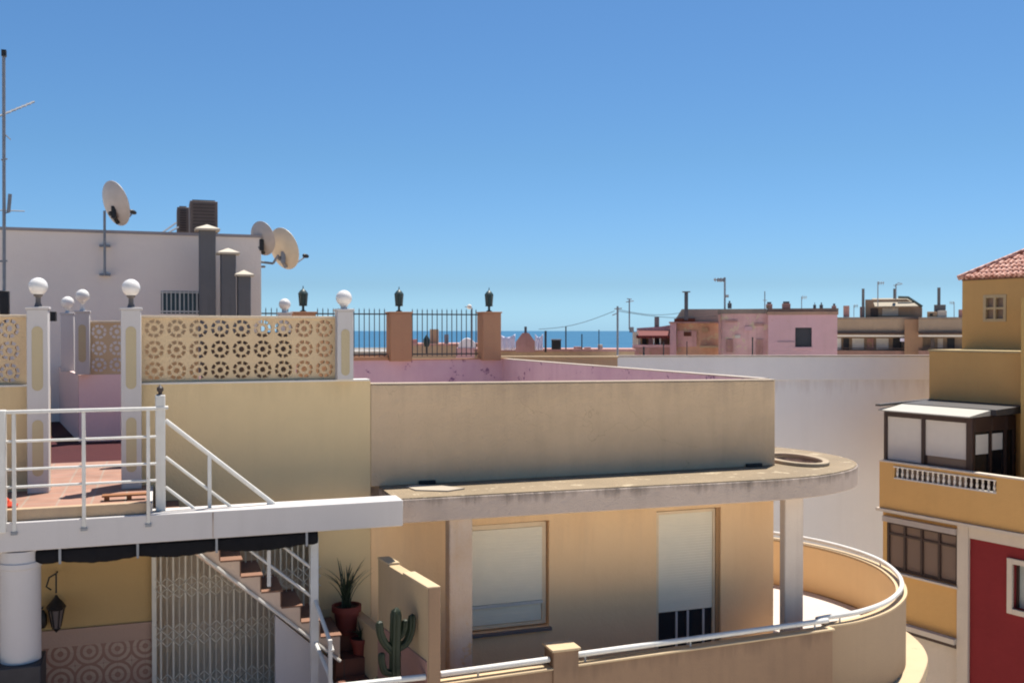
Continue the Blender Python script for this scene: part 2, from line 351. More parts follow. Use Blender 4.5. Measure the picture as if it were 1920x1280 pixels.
# ================================================================== SETTING: ground, sea
g = MB(); far = 640
c0 = C(0, far)
def strip(f0, f1, z, w0=30000, x0=-60): return [C(-w0, f0, z), C(w0, f0, z), C(w0, f1, z), C(-w0, f1, z)]
g.add([tuple(p) for p in [C(-900, -60, GZ), C(900, -60, GZ), C(900, far, GZ), C(-900, far, GZ)]], [(0, 1, 2, 3)])
GROUND = plaster('dusty_ground', (.70, .62, .52), (.58, .51, .43), amt=.6, streak=0, scale=.05)
tag(g.build('ground', GROUND, base=(0, 0, GZ)), None, None, kind='structure')
b_ = MB(); b_.add([tuple(p) for p in [C(-3000, far, GZ - .0), C(3000, far, GZ - .0), C(3000, far + 60, GZ - 1.6), C(-3000, far + 60, GZ - 1.6)]], [(0, 1, 2, 3)])
SAND = plaster('beach_sand', (.52, .44, .32), (.42, .35, .25), amt=.4, streak=0, scale=.05)
tag(b_.build('beach', SAND, base=tuple(c0.xy) + (GZ,)), None, None, kind='structure')
m, nt, bb = new_mat('sea_water')
tc = nt.nodes.new('ShaderNodeTexCoord'); mp = nt.nodes.new('ShaderNodeMapping'); mp.inputs['Rotation'].default_value = (0, 0, YAW); mp.inputs['Scale'].default_value = (.01, .05, 1)
n = nt.nodes.new('ShaderNodeTexNoise'); n.inputs['Scale'].default_value = 1; n.inputs['Detail'].default_value = 9
nt.links.new(tc.outputs['Object'], mp.inputs[0]); nt.links.new(mp.outputs[0], n.inputs[0])
rp = nt.nodes.new('ShaderNodeValToRGB'); rp.color_ramp.elements[0].color = (.02, .085, .165, 1); rp.color_ramp.elements[1].color = (.038, .13, .22, 1); rp.color_ramp.elements[0].position = .35; rp.color_ramp.elements[1].position = .7
nt.links.new(n.outputs[0], rp.inputs[0]); nt.links.new(rp.outputs[0], bb.inputs['Base Color'])
bb.inputs['Roughness'].default_value = .6; bb.inputs['Specular IOR Level'].default_value = .08
s_ = MB(); s_.add([tuple(p) for p in [C(-40000, far + 20, GZ - 1.2), C(40000, far + 20, GZ - 1.2), C(40000, 50000, GZ - 1.2), C(-40000, 50000, GZ - 1.2)]], [(0, 1, 2, 3)])
tag(s_.build('sea', m, base=tuple(c0.xy) + (GZ - 1.2,)), None, None, kind='structure')

# ================================================================== HOUSE WITH THE GREY PARAPET (corner house)
W = 12.3                        # plane of both street facades
SEAM = 2.5
FL = -4.75                      # lower floor level
ch = thing('corner_house', 'peach house with bare cement roof parapet and curved canopy slab, centre of the photo', 'house', (5.5, 14, GZ))
holes = [(3.70, 4.90, -3.93, -2.52), (6.50, 7.52, FL, -2.50)]
MB().wall(SEAM, 8.40, W, W + .22, FL, -2.24, holes).build('facade_wall', PEACH, ch, bevel=.006)
side = MB(); side.box(8.20, 8.40, W + .222, 22.4, FL, -2.24); side.box(SEAM, 8.36, W + .25, 22.4, FL - .3, FL - .01)
side.box(SEAM, 8.2, W + 3.3, W + 3.5, FL, -2.24)
side.build('side_wall', PEACH, ch)
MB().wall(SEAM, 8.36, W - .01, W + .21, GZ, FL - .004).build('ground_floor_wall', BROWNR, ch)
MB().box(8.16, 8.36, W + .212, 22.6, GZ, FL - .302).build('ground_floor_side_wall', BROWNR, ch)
# cement parapet round the roof terrace (front top falls slightly to the right)
fr = MB(); fr.hexa([(SEAM, W), (8.42, W), (8.42, W + .16), (SEAM, W + .16)], (-1.95,) * 4, (-.675, -.722, -.722, -.675))
fr.build('front_parapet', GREY, ch, bevel=.012)
MB().hexa([(SEAM + .003, W - .004), (8.424, W - .004), (8.424, W + .164), (SEAM + .003, W + .164)], (-.673, -.720, -.720, -.673), (-.655, -.702, -.702, -.655)).build('parapet_coping', plaster('coping_cement', (.42, .34, .26), (.3, .24, .18), amt=.5, streak=0), ch, bevel=.006)
sd = MB(); sd.hexa([(8.28, W + .166), (8.42, W + .166), (7.95, 22.6), (7.80, 22.6)], (-1.95,) * 4, (-.71, -.71, -.685, -.685)); sd.build('side_parapet', PURPLE, ch)
sd = MB(); sd.hexa([(8.275, W + .166), (8.425, W + .166), (7.955, 22.6), (7.795, 22.6)], (-.709, -.709, -.684, -.684), (-.69, -.69, -.665, -.665)); sd.build('side_coping', plaster('coping_pale', (.48, .42, .36), (.3, .24, .2), amt=.5, streak=0), ch)
bk = MB(); bk.box(2.0, 7.95, 22.602, 22.78, -1.95, -.68); bk.build('back_parapet', PURPLE, ch)
MB().box(1.9, 5.0, 22.55, 22.80, -.679, -.60).build('back_coping', ORP, ch)
MB().box(5.003, 7.96, 22.55, 22.80, -.679, -.655).build('back_coping', ORP, ch)
MB().box(SEAM + .01, 8.26, W + .17, 22.6, -2.1, -1.9).build('roof_terrace', plaster('roof_membrane', (.50, .40, .33), amt=.5), ch)
# canopy slab with the rounded end
edge = smoothline([(7.3, 11.17), (7.8, 11.17), (8.35, 11.24), (8.85, 11.42), (9.3, 11.68), (9.7, 12.08), (9.95, 12.6), (10.02, 13.2), (9.95, 13.8), (9.75, 14.3), (9.3, 14.9), (8.6, 15.3)], 5)
plan = [Vector((SEAM + .1, 11.3)), Vector((4.5, 11.26))] + [p.xy for p in edge] + [Vector((8.41, 15.32)), Vector((8.41, W)), Vector((SEAM + .1, W))]
cx, cy = 8.98, 12.60
hole = []
for i in range(28):
    a_ = 2 * math.pi * i / 28; x_, y_ = .30 * math.cos(a_), .56 * math.sin(a_); hole.append((cx + x_ * math.cos(-.15) - y_ * math.sin(-.15), cy + x_ * math.sin(-.15) + y_ * math.cos(-.15)))
MB().holed([(p.x, p.y) for p in plan], hole, -2.235, -1.962).build('canopy_slab', CONC, ch, bevel=.012)
pin = [Vector((SEAM + .1, 11.32)), Vector((4.5, 11.28))] + [Vector((p.x - .0, p.y)) for p in offset(edge, .02)] + [Vector((8.43, 15.29)), Vector((8.43, W - .003)), Vector((SEAM + .1, W - .003))]
MB().holed([(p.x, p.y) for p in pin], hole, -1.961, -1.948).build('slab_screed', SLABTOP, ch)
# skylight ring on the slab
def ring(cx, cy, ra, rb, t, z0, z1, rot=0, n=28, a0=0, a1=2 * math.pi):
    b = MB(); vs = []; full = abs(a1 - a0) > 6.2
    for i in range(n if full else n + 1):
        an = a0 + (a1 - a0) * i / n
        for k in (0, 1):
            x = (ra - t * k) * math.cos(an); y = (rb - t * k) * math.sin(an)
            X = cx + x * math.cos(rot) - y * math.sin(rot); Y_ = cy + x * math.sin(rot) + y * math.cos(rot)
            vs += [(X, Y_, z0), (X, Y_, z1)]
    m_ = len(vs) // 4; fs = []
    for i in range(m_ if full else m_ - 1):
        j = (i + 1) % m_; a, b2 = i * 4, j * 4
        fs += [(a, b2, b2 + 1, a + 1), (a + 3, b2 + 3, b2 + 2, a + 2), (a + 1, b2 + 1, b2 + 3, a + 3), (a + 2, b2 + 2, b2, a)]
    if not full: fs += [(0, 1, 3, 2), (4 * m_ - 4, 4 * m_ - 2, 4 * m_ - 1, 4 * m_ - 3)]
    return b.add(vs, fs)
ring(cx, cy, .41, .70, .10, -1.949, -1.895, rot=-.15).build('skylight_kerb', plaster('kerb_sand', (.36, .285, .20), (.25, .2, .14), amt=.7, streak=0), ch, bevel=.012)
# scuppers with splashed mortar
for (pxa, pya, wd) in ((800, 900, .22), (1412, 864, .26)):
    q = P(pxa, pya, v=W); x = q.x
    s2 = MB(); s2.box(x - wd / 2, x + wd / 2, W - .05, W - .001, -1.947, -1.90); s2.build('scupper', DARKH, ch, bevel=.01)
sp_ = MB(); sp_.hexa([(2.95, 11.8), (3.3, 11.6), (3.55, 11.72), (3.35, 12.0), (3.05, 12.2), (2.9, 12.1)], (-1.947,) * 6, (-1.932,) * 6); sp_.build('mortar_patch', plaster('mortar_splash', (.40, .34, .27), (.28, .23, .18), amt=.8, streak=0), ch)
# pillars under the slab
MB().box(U(842, 11.42), U(886, 11.42), 11.42, 11.6, FL, -2.236).build('pillar', plaster('flaking_pillar', (.58, .48, .40), (.50, .34, .21), amt=.9, streak=.5, bump=.6, spots=.45, spotcol=(.56, .38, .22)), ch, bevel=.015)
MB().box(U(1473, 11.55), U(1508, 11.55), 11.55, 11.68, FL, -2.236).build('pillar', plaster('grey_pillar', (.66, .56, .46), (.50, .40, .33), amt=.6, streak=.5), ch, bevel=.015)
# shuttered window
wn = MB(); 
for (a, b2, c2, d2) in ((3.72, 3.78, -3.90, -2.54), (4.82, 4.88, -3.90, -2.54)): wn.box(a, b2, W + .06, W + .12, c2, d2)
wn.box(3.78, 4.82, W + .06, W + .12, -3.90, -3.86); wn.box(3.78, 4.82, W + .06, W + .12, -2.60, -2.54)
FRM = plain('beige_frame', (.80, .62, .40), .6)
wo = wn.build('window', FRM, ch, bevel=.004)
def shutter(u0, u1, z0, z1, v, pitch=.038):
    b = MB(); n_ = max(2, round((z1 - z0) / pitch)); h = (z1 - z0) / n_; prof = []
    for i in range(n_):
        z = z1 - i * h
        prof += [(v + .0025, z), (v, z - h * .15), (v, z - h * .85), (v + .0025, z - h * .999)]
    prof += [(v + .03, z0), (v + .03, z1)]
    return b.sideprism(prof, u0, u1)
shutter(3.782, 4.818, -3.58, -2.602, W + .05).build('roller_shutter', SHUT, wo, smooth=False)
MB().box(3.78, 4.82, W + .03, W + .08, -3.62, -3.582).build('bottom_rail', METALW, wo)
shutter(3.785, 4.815, -3.855, -3.625, W + .075).build('lower_panel', SHUT, wo, smooth=False)
MB().box(3.68, 4.92, W - .06, W + .1, -3.972, -3.932).build('sill', plain('dark_sill', (.16, .13, .12), .6), wo, bevel=.004)
# shuttered balcony door
dn = MB(); dn.box(6.52, 6.56, W + .05, W + .12, FL, -2.52); dn.box(7.42, 7.46, W + .05, W + .12, FL, -2.52); dn.box(6.56, 7.42, W + .05, W + .12, -2.56, -2.52)
do = dn.build('balcony_door', FRM, ch, bevel=.004)
for x in (6.84, 7.02, 7.27): MB().box(x, x + .03, W + .07, W + .084, FL, -3.94).build('mullion', METALW, do)
MB().box(7.463, 7.515, W + .03, W + .1, FL, -2.505).build('jamb', plaster('orange_jamb', (.52, .30, .14)), do)
shutter(6.562, 7.418, -3.93, -2.562, W + .06).build('roller_shutter', SHUT, do, smooth=False)
MB().box(6.56, 7.42, W + .085, W + .1, FL, -3.93).build('pane', GLASS, do)
# terrace floor, front parapet with handrail, round balcony
fplan = smoothline([(8.3, 11.0), (8.93, 11.10), (9.63, 11.42), (10.22, 11.88), (10.65, 12.4), (11.0, 13.0), (11.22, 13.7), (11.25, 14.4), (11.15, 15.2), (10.85, 15.9), (10.2, 16.7), (9.4, 17.2), (8.42, 17.4)], 5)
MB().prism([(2.9, 10.95)] + [(p.x, p.y) for p in fplan] + [(8.42, W - .01), (2.9, W - .01)], FL - .2, FL).build('balcony_floor', plaster('white_terrace_floor', (.50, .44, .39), (.42, .36, .31), amt=.5, streak=0), ch)
bp_ = MB(); bp_.hexa([(2.95, 10.62), (8.34, 10.87), (8.34, 11.0), (2.95, 10.75)], (-5.5,) * 4, (-3.93,) * 4)
bp_.hexa([(2.95, 10.60), (8.345, 10.85), (8.345, 10.62), (2.95, 10.4)], (-5.9,) * 4, (-5.5,) * 4)
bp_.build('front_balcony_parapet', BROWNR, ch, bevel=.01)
MB().hexa([(2.94, 10.60), (8.36, 10.85), (8.36, 11.02), (2.94, 10.77)], (-3.929,) * 4, (-3.905,) * 4).build('parapet_capping', TANC, ch, bevel=.006)
MB().box(4.30, 4.62, 10.66, 10.95, -4.2, -3.72).build('parapet_pier', BROWNR, ch, bevel=.008)
MB().box(4.28, 4.64, 10.64, 10.97, -3.719, -3.69).build('pier_cap', TANC, ch, bevel=.006)
arc = smoothline([(8.36, 10.99), (8.93, 11.05), (9.63, 11.32), (10.29, 11.78), (10.76, 12.3), (11.12, 12.9), (11.38, 13.6), (11.45, 14.4), (11.33, 15.2), (11.0, 16.0), (10.4, 16.85), (9.6, 17.4), (8.42, 17.65)], 6)
def band(line, t, z0, z1):
    b = MB(); inn = offset(line, t); n_ = len(line); vs = []
    for i in range(n_): vs += [(line[i].x, line[i].y, z0), (line[i].x, line[i].y, z1), (inn[i].x, inn[i].y, z0), (inn[i].x, inn[i].y, z1)]
    fs = []
    for i in range(n_ - 1):
        a = i * 4; c = a + 4
        fs += [(a, c, c + 1, a + 1), (a + 3, c + 3, c + 2, a + 2), (a + 1, c + 1, c + 3, a + 3), (a + 2, c + 2, c, a)]
    fs += [(0, 1, 3, 2), (4 * n_ - 4, 4 * n_ - 2, 4 * n_ - 1, 4 * n_ - 3)]
    return b.add(vs, fs)
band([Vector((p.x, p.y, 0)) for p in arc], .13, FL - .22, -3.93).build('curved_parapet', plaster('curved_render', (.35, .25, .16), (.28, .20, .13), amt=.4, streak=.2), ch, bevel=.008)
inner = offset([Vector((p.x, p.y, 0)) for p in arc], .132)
band([Vector((p.x, p.y, 0)) for p in inner], .012, FL, -3.94).build('curved_parapet_lining', plaster('curved_inside_bounce_tint', (.74, .53, .29), (.66, .46, .25), amt=.4, streak=.2), ch)  # inner face of the wall, light bounced off the floor put into its colour
band(offset([Vector((p.x, p.y, 0)) for p in arc], -.015), .16, -3.929, -3.905).build('curved_capping', TANC, ch)
led = smoothline([(7.6, 10.3), (8.6, 10.42), (9.3, 10.75), (10.0, 11.2), (10.6, 11.7), (11.1, 12.2), (11.5, 12.85), (11.75, 13.6), (11.8, 14.4), (11.7, 15.3), (11.4, 16.2), (10.6, 17.2), (9.7, 17.8), (8.42, 18.0)], 5)
MB().prism([(p.x, p.y) for p in led] + [(8.42, 11.5), (7.6, 11.0)], FL - .42, FL - .225).build('round_ledge', TANC, ch, bevel=.012)
und = MB(); und.prism([(8.42, 10.95)] + [(p.x, p.y) for p in led[12:]] + [(8.42, 17.9)], FL - 1.6, FL - .421)
# handrails of the balcony: tube on short brackets
hr = thing('balcony_handrail', 'white tubular handrail along the tan front parapet of the peach house', 'handrail', (5.6, 10.8, -3.9), 'white handrails on the balcony parapets')
b = MB(); b.tube([(2.95, 10.68, -3.82), (4.28, 10.74, -3.82)], .034, 12); b.tube([(4.64, 10.757, -3.81), (8.30, 10.93, -3.81)], .034, 12); b.build('rail', METALW, hr)
for x in (3.4, 4.75, 6.2, 8.1):
    MB().tube([(x, 10.69 + (x - 2.95) * .0465, -3.905), (x, 10.69 + (x - 2.95) * .0465, -3.80)], .012, 6).build('bracket', METALW, hr)
cl = [Vector((p.x, p.y, 0)) for p in arc]; cmid = offset(cl, .06)
hr = thing('balcony_handrail', 'white tubular handrail bent round the curved balcony wall at the right', 'handrail', (10.5, 13.5, -3.9), 'white handrails on the balcony parapets')
b = MB(); b.tube([(p.x, p.y, -3.81) for p in cmid], .034, 12); b.tube([(8.2, 11.02, -3.81), (8.36, 11.05, -3.81)], .034, 12)
b.build('rail', METALW, hr)
for i in range(3, len(cmid), 16):
    MB().tube([(cmid[i].x, cmid[i].y, -3.905), (cmid[i].x, cmid[i].y, -3.79)], .012, 6).build('bracket', METALW, hr)
b = MB(); b.tube([(8.9, 15.5, FL), (8.9, 15.5, FL + .75)], .012, 6); b.tube([(8.6, 15.5, FL + .75), (9.2, 15.5, FL + .75), (9.2, 15.6, FL + .1)], .012, 6)
b.tube([(8.6, 15.5, FL + .75), (8.6, 15.6, FL + .1)], .012, 6); b.box(8.55, 9.25, 15.45, 15.6, FL + .74, FL + .78)
tag(b.build('drying_rack', METALW), 'small white folding rack on the curved balcony behind the corner pillar', 'rack')

# ================================================================== YELLOW TERRACE HOUSE (left)
th = thing('terrace_house', 'yellow house with the railed roof terrace and white projecting beam, left foreground', 'house', (0, 14, GZ))
z0w = -.625
hl = [(-1.16, -.40, -1.815, 0), (U(292, W), U(600, W) - .1, FL, -2.6)]
MB().wall(-6, SEAM - .003, W, W + .2, FL, z0w, hl).build('facade_wall', YEL, th)
MB().wall(-6, SEAM - .003, W - .003, W + .19, GZ, FL - .01).build('ground_floor_wall', YEL, th)
for (a, c) in ((-6, -1.17), (-.39, SEAM - .01)): MB().box(a, c, W - .012, W + .212, z0w + .001, z0w + .022).build('string_course', STRIPM, th)
# terrace slab, tiles, kerb and projecting beam
MB().box(-6, -.06, 11.06, W - .005, -1.96, -1.80).build('terrace_slab', WHITE, th)
MB().box(-6, -.09, 11.13, W - .005, -1.799, -1.79).build('terrace_tiles', TILE, th)
MB().box(-6, -.08, 11.035, 11.125, -1.905, -1.785).build('terrace_kerb', BEIGEH, th, bevel=.008)
MB().box(-6, 2.60, 10.98, 11.34, -2.20, -1.907).build('projecting_beam', WHITE, th, bevel=.01)
MB().box(-6, -.05, 11.345, W - .006, -2.16, -1.961).build('ceiling', WHITE, th)
# passage behind the two lamp pillars
MB().box(-1.155, -.405, W - .003, W + .22, -1.81, -1.7895).build('threshold', TILE, th)
MB().box(-4, .6, W + .221, 14.75, -1.95, -1.79).build('passage_tiles', TILE, th)
MB().box(-4, .6, 14.752, 23, -1.95, -1.791).build('passage_back_floor', MAROON_SHADE, th)
pc = P(147, 828, z=-1.79); pv = 17.45; pz = -.71
pb = MB(); pb.wall(U(147, pv), .9, pv, pv + .16, -1.79, pz); pb.build('pink_wall', PINK, th)
pl = P(122, 788, z=-1.79)
pb = MB(); pb.hexa([(U(147, pv) - .003, pv), (U(147, pv) - .003, pv + .16), (pl.x + .02, pl.y + .1), (pl.x - .12, pl.y)], (-1.79,) * 4, (pz,) * 4); pb.build('slanted_pink_wall', plaster('pale_pink_render', (.62, .46, .42), (.52, .38, .36)), th)
MB().wall(-3.2, -1.65, pl.y + .1, pl.y + .25, -1.79, -.80).build('far_passage_wall', MAUVE, th)
# inside of yard under the terrace: back room wall, dado
MB().wall(-6, U(289, W), W - .02, W - .002, -3.37, -2.161).build('shade_tinted_yard_wall', plaster('yard_yellow_shade_tint', (.48, .32, .14), (.42, .27, .11), amt=.4), th)  # same yellow wall, shade under the terrace put into a darker colour
MB().wall(-6, U(289, W), W - .02, W - .002, FL, -3.46).build('tiled_dado', FLOWER, th)
MB().wall(-6, U(289, W), W - .03, W - .021, -3.57, -3.40).build('dado_border', DADO, th)
MB().box(-6, U(290, W) + .02, W - .05, W - .031, -3.40, -3.37).build('dado_ledge', DADO, th)
MB().box(U(289, W) + .0, 2.4, W + .4, W + .5, FL, -2.0).build('room_back_wall', plaster('room_wall', (.58, .50, .38), (.5, .42, .32)), th)
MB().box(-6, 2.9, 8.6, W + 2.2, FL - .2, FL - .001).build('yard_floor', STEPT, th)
MB().box(-.0 + .0, SEAM - .05, W + .21, 14.2, -2.2, -2.0).build('room_ceiling', YELD, th)
# low partitions standing behind the pierced screen
for (pa, pb2) in ((268, 372), (558, 640)): MB().box(U(pa, 14.3), U(pb2, 14.3), 14.3, 14.42, -1.5, .17).build('terrace_partition', plaster('partition_%d' % pa, (.66, .47, .26) if pa < 300 else (.62, .36, .20), amt=.4), th)
MB().box(U(380, 13.4), U(552, 13.4), 13.4, 13.9, -1.5, -.02).build('dark_locker', plain('dark_locker_%d' % 1, (.07, .055, .05), .7), th)
# roof behind the yellow wall
MB().box(.62, SEAM - .02, W + .21, 22.5, -1.7, -1.5).build('upper_roof', TANC, th)
# round column under the beam
colu = MB(); cxu = U(36, 11.16)
colu.lathe((cxu, 11.16, -4.75), [(.19, 1.42), (.19, 2.36), (.205, 2.37), (.205, 2.42), (.19, 2.43), (.19, 2.54)], 32); colu.build('round_column', WHITE, th)
MB().box(cxu - .5, cxu + .21, 10.9, 11.4, FL, -3.332).build('column_plinth', plain('dark_plinth', (.035, .033, .035), .7, var=.4), th, bevel=.012)
for px in (398,):
    MB().box(U(px, 11.0) - .006, U(px, 11.0) + .006, 10.975, 10.979, -2.19, -1.92).build('beam_joint', CONC, th)

# --- stairs down along the facade
st = thing('outdoor_stairs', 'outdoor stairs with terracotta treads going down behind the white beam', 'stairs', (.9, 11.9, FL))
g0, rz = -.02, .1925; gu = .222; z = -1.79; nst = 9
prof = [(g0 - .1, -1.80)]
treads = []
for i in range(nst):
    u0 = g0 + gu * i; zt = -1.79 - rz * (i + 1)
    treads.append((u0, u0 + gu, zt))
top = [(g0, -1.81)]
for (a, b2, zt) in treads: top += [(a, zt - .02), (b2, zt - .02)]
bot = [(treads[-1][1], treads[-1][2] - .28), (g0 + .05, -2.12)]
b = MB()
pr = [(g0, -2.05)] + top + bot
# side profile drawn as quads column by column (concave outline)
for i, (a, b2, zt) in enumerate(treads):
    k = (-2.12 - (treads[-1][2] - .28)) / (treads[-1][1] - g0)
    la = -2.12 - k * (a - g0) - .02; lb = -2.12 - k * (b2 - g0) - .02
    b.wallprism([(a, la), (b2, lb), (b2, zt - .02), (a, zt - .02)], 11.52, 12.28)
b.build('stair_flight', plaster('stair_side_render', (.66, .50, .38), (.54, .40, .30), amt=.5), st)
b = MB()
for i, (a, b2, zt) in enumerate(treads):
    b.box(a - .0, b2 + .02, 11.515, 12.285, zt - .019, zt)
    b.box(a - .012, a + .0, 11.513, 12.287, zt + .0005, zt + rz - .021)
b.build('tiled_treads', plaster('tread_terracotta', (.22, .12, .08), (.16, .085, .06), amt=.5), st, bevel=.003)
# brownish stained triangles on the riser ends
lk = (treads[-1][2] - .28 + 2.12) / (treads[-1][1] - g0)
MB().tube([(g0 + .1, 11.50, -2.16), (treads[-1][1], 11.50, treads[-1][2] - .30)], .02, 6).build('string_edge', STRIPM, st)
pu = U(515, 11.55); 
MB().wallprism([(pu, FL), (treads[-1][1] - .12, FL), (treads[-1][1] - .12, treads[-1][2] - .28), (pu, -2.12 + lk * (pu - g0) - .05)], 11.56, 11.66).build('white_under_panel', WHITE, st)
# --- second flight, down towards the street side
s2 = thing('side_steps', 'dark tiled side steps with planter ledge beside the dividing wall', 'stairs', (2.3, 11.6, FL))
b = MB()
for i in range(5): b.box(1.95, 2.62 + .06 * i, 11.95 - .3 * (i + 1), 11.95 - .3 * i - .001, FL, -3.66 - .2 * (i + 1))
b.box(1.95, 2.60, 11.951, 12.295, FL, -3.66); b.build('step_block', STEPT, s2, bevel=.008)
# --- dividing wall with sunlit caps
dv = thing('dividing_wall', 'tan dividing wall with two pale sunlit caps between yard and balcony', 'wall', (2.5, 10.5, FL))
def dvx(v): return 2.36 + (11.15 - v) * .13
def dvwall(va, vb, z1, name, mat, t=.0, z_=FL):
    return MB().hexa([(dvx(va) - t, va), (dvx(va) + .125 + t, va), (dvx(vb) + .125 + t, vb), (dvx(vb) - t, vb)], (z_,) * 4, (z1,) * 4).build(name, mat, dv, bevel=.005)
DVM = plaster('dividing_render', (.44, .32, .19), (.34, .25, .15), amt=.4, streak=.2)
dvwall(9.70, 10.38, -2.60, 'wall_low', DVM); dvwall(10.381, 10.85, -2.601, 'wall_notch', DVM); dvwall(10.851, 11.18, -2.60, 'wall_high', DVM)
dvwall(9.69, 10.385, -2.575, 'cap', TANC, .006, -2.599); dvwall(10.845, 11.185, -2.575, 'cap', TANC, .006, -2.599)
dvwall(9.71, 11.17, -3.33, 'pink_dado', plaster('pink_skirting', (.34, .19, .15), (.22, .12, .1), amt=.6), .012, FL)
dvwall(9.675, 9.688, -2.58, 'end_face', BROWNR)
dvwall(11.19, 12.28, -3.45, 'rear_low_wall', DVM)

# --- claustra (pierced block) panels
def claustra(name, label, u0, u1, v, zb, size, rows, parent=None, t=.09, cap=.05, base=.03, gridshift=0):
    """rows of square blocks each pierced by a ring of eight petals round a centre hole"""
    b = MB(); ncol = int((u1 - u0) / size + .001); lead = (u1 - u0 - ncol * size) / 2
    def poly2(pts_list):
        pass
    NS = 32
    rad = [0.0, .034, .068, .107]    # centre hole, solid ring, petals, outer
    rad = [x * size / .25 for x in rad]
    def block(cx, cz):
        h = size / 2
        # outer square ring to circle rad[3]
        ang = [2 * math.pi * k / NS for k in range(NS)]
        def sq(a):
            c, s_ = math.cos(a), math.sin(a); m_ = max(abs(c), abs(s_)); return (cx + c / m_ * h, cz + s_ / m_ * h)
        def ci(a, r_): return (cx + math.cos(a) * r_, cz + math.sin(a) * r_)
        def cell(p, sides):
            vs = [(q[0], v, q[1]) for q in p] + [(q[0], v + t, q[1]) for q in p]
            fs = [(0, 1, 2, 3), (7, 6, 5, 4)] + [(i, i + 4, (i + 1) % 4 + 4, (i + 1) % 4) for i in sides]
            b.add(vs, fs)
        for k in range(NS):
            a0, a1 = ang[k], ang[(k + 1) % NS]; petal = (k % 4) != 3
            cell([sq(a0), sq(a1), ci(a1, rad[3]), ci(a0, rad[3])], [2] if petal else [])
            if not petal: cell([ci(a0, rad[3]), ci(a1, rad[3]), ci(a1, rad[2]), ci(a0, rad[2])], [1, 3])
            cell([ci(a0, rad[2]), ci(a1, rad[2]), ci(a1, rad[1]), ci(a0, rad[1])], ([0] if petal else []) + [2])
    for i in range(ncol):
        for j in range(rows): block(u0 + lead + size * (i + .5), zb + base + size * (j + .5))
    top = zb + base + size * rows
    if lead > .004:
        b.wall(u0, u0 + lead, v, v + t, zb + base, top); b.wall(u1 - lead, u1, v, v + t, zb + base, top)
    b.wall(u0, u1, v, v + t, zb, zb + base)
    if parent is None:
        o = thing(name, label, 'lattice wall', ((u0 + u1) / 2, v, zb), 'pierced block screens on the roof terrace')
    else: o = parent
    b.build('pierced_blocks', LATT, o, smooth=False)
    MB().box(u0, u1, v - .025, v + t + .025, top + .0005, top + cap).build('coping', plaster('screen_coping_%d' % len(MATS), (.62, .50, .36), (.5, .4, .28), amt=.4), o, bevel=.005)
    return o
PV = W + .02
claustra('block_screen', 'long pierced sand coloured block screen atop the yellow wall', U(264, W), U(632, W), PV + .04, -.60, .247, 3, cap=.03, base=.008)
claustra('block_screen', 'short pierced block screen at the left edge of the terrace wall', -4.5, U(56, W), PV + .04, -.60, .247, 3, cap=.03, base=.008)
claustra('block_screen', 'small pierced block screen on the pink wall between the lamp pillars', U(166, pv), .6, pv + .02, pz + .0, .27, 3, cap=.04, base=.02)
claustra('block_screen', 'narrow far block screen with dark red openings left of the rear globe lamps', -2.6, U(122, pl.y), pl.y + .12, -.80, .27, 3, cap=.04, base=.02)

# --- globe lamp pillars
SHAFTW = .215
CAPS = plaster('pillar_inset', (.46, .38, .24), (.4, .32, .2), amt=.4)
def capsule(b, xc, y, z0, z1, w_, n=8):
    r_ = w_ / 2; pts = []
    for k in range(n + 1): a = math.pi * k / n; pts.append((xc + r_ * math.cos(a), z1 - r_ + r_ * math.sin(a)))
    for k in range(n + 1): a = math.pi + math.pi * k / n; pts.append((xc + r_ * math.cos(a), z0 + r_ + r_ * math.sin(a)))
    return b.wallprism(pts, y - .004, y + .003)
def lamp_pillar(label, xc, y, zbot, ztop, ballz, w_=SHAFTW, br=.1, insets=(), neckdark=True):
    t = thing('lamp_pillar', label, 'lamp pillar', (xc, y, zbot), 'white pillars with globe lamps')
    h = w_ / 2
    b = MB(); b.box(xc - h, xc + h, y - h, y + h, zbot, ztop); b.build('shaft', WHITE, t, bevel=.008)
    MB().box(xc - h - .012, xc + h + .012, y - h - .012, y + h + .012, ztop + .0005, ztop + .03).build('cap', WHITE, t, bevel=.006)
    for (a, c) in insets:
        b = MB(); capsule(b, xc, y - h, a, c, w_ * .52); b.build('inset_panel', CAPS, t, smooth=False)
    b = MB(); b.lathe((xc, y, ztop + .03), [(.045, 0), (.035, .03), (.028, .05), (.028, ballz - br - ztop - .05), (.05, ballz - br - ztop - .03), (.05, ballz - br - ztop + .0)], 14)
    b.build('neck', plain('neck_%s' % ('d' if neckdark else 'w') + str(len(MATS)), (.12, .10, .09) if neckdark else (.6, .56, .52), .5), t)
    MB().ball((xc, y, ballz), br).build('globe', GLOBE, t)
    return t
for (px, lab) in ((72, 'white pillar with globe lamp at the left side of the terrace opening'), (246, 'white pillar with globe lamp at the right side of the terrace opening')):
    y = W - .13; xc = U(px, y)
    lamp_pillar(lab, xc, y, -1.79, .235, .49, insets=((-.66, .05), (-1.60, -.98)))
y = W + .0; xc = U(645, y); lamp_pillar('white pillar with low globe lamp ending the long pierced block screen', xc, y, -.60, .24, .405, w_=.2, br=.098, insets=((-.55, .02),), neckdark=False)
y = pv - .1; xc = U(155, y); lamp_pillar('white globe lamp on pink shafted pillar at the corner of the pink wall', xc, y, -.70, .29, .56, br=.105, insets=((-.5, .1),), neckdark=False)
y = 19.3; xc = U(127, y); lamp_pillar('rearmost small globe lamp pillar, just left of the pink corner pillar', xc, y, -.72, .29, .50, br=.11, neckdark=False)
y = 17.6; xc = U(534, y); lamp_pillar('globe lamp showing just above the long pierced screen, pillar hidden', xc, y, -1.5, .29, .46, br=.1, neckdark=False)

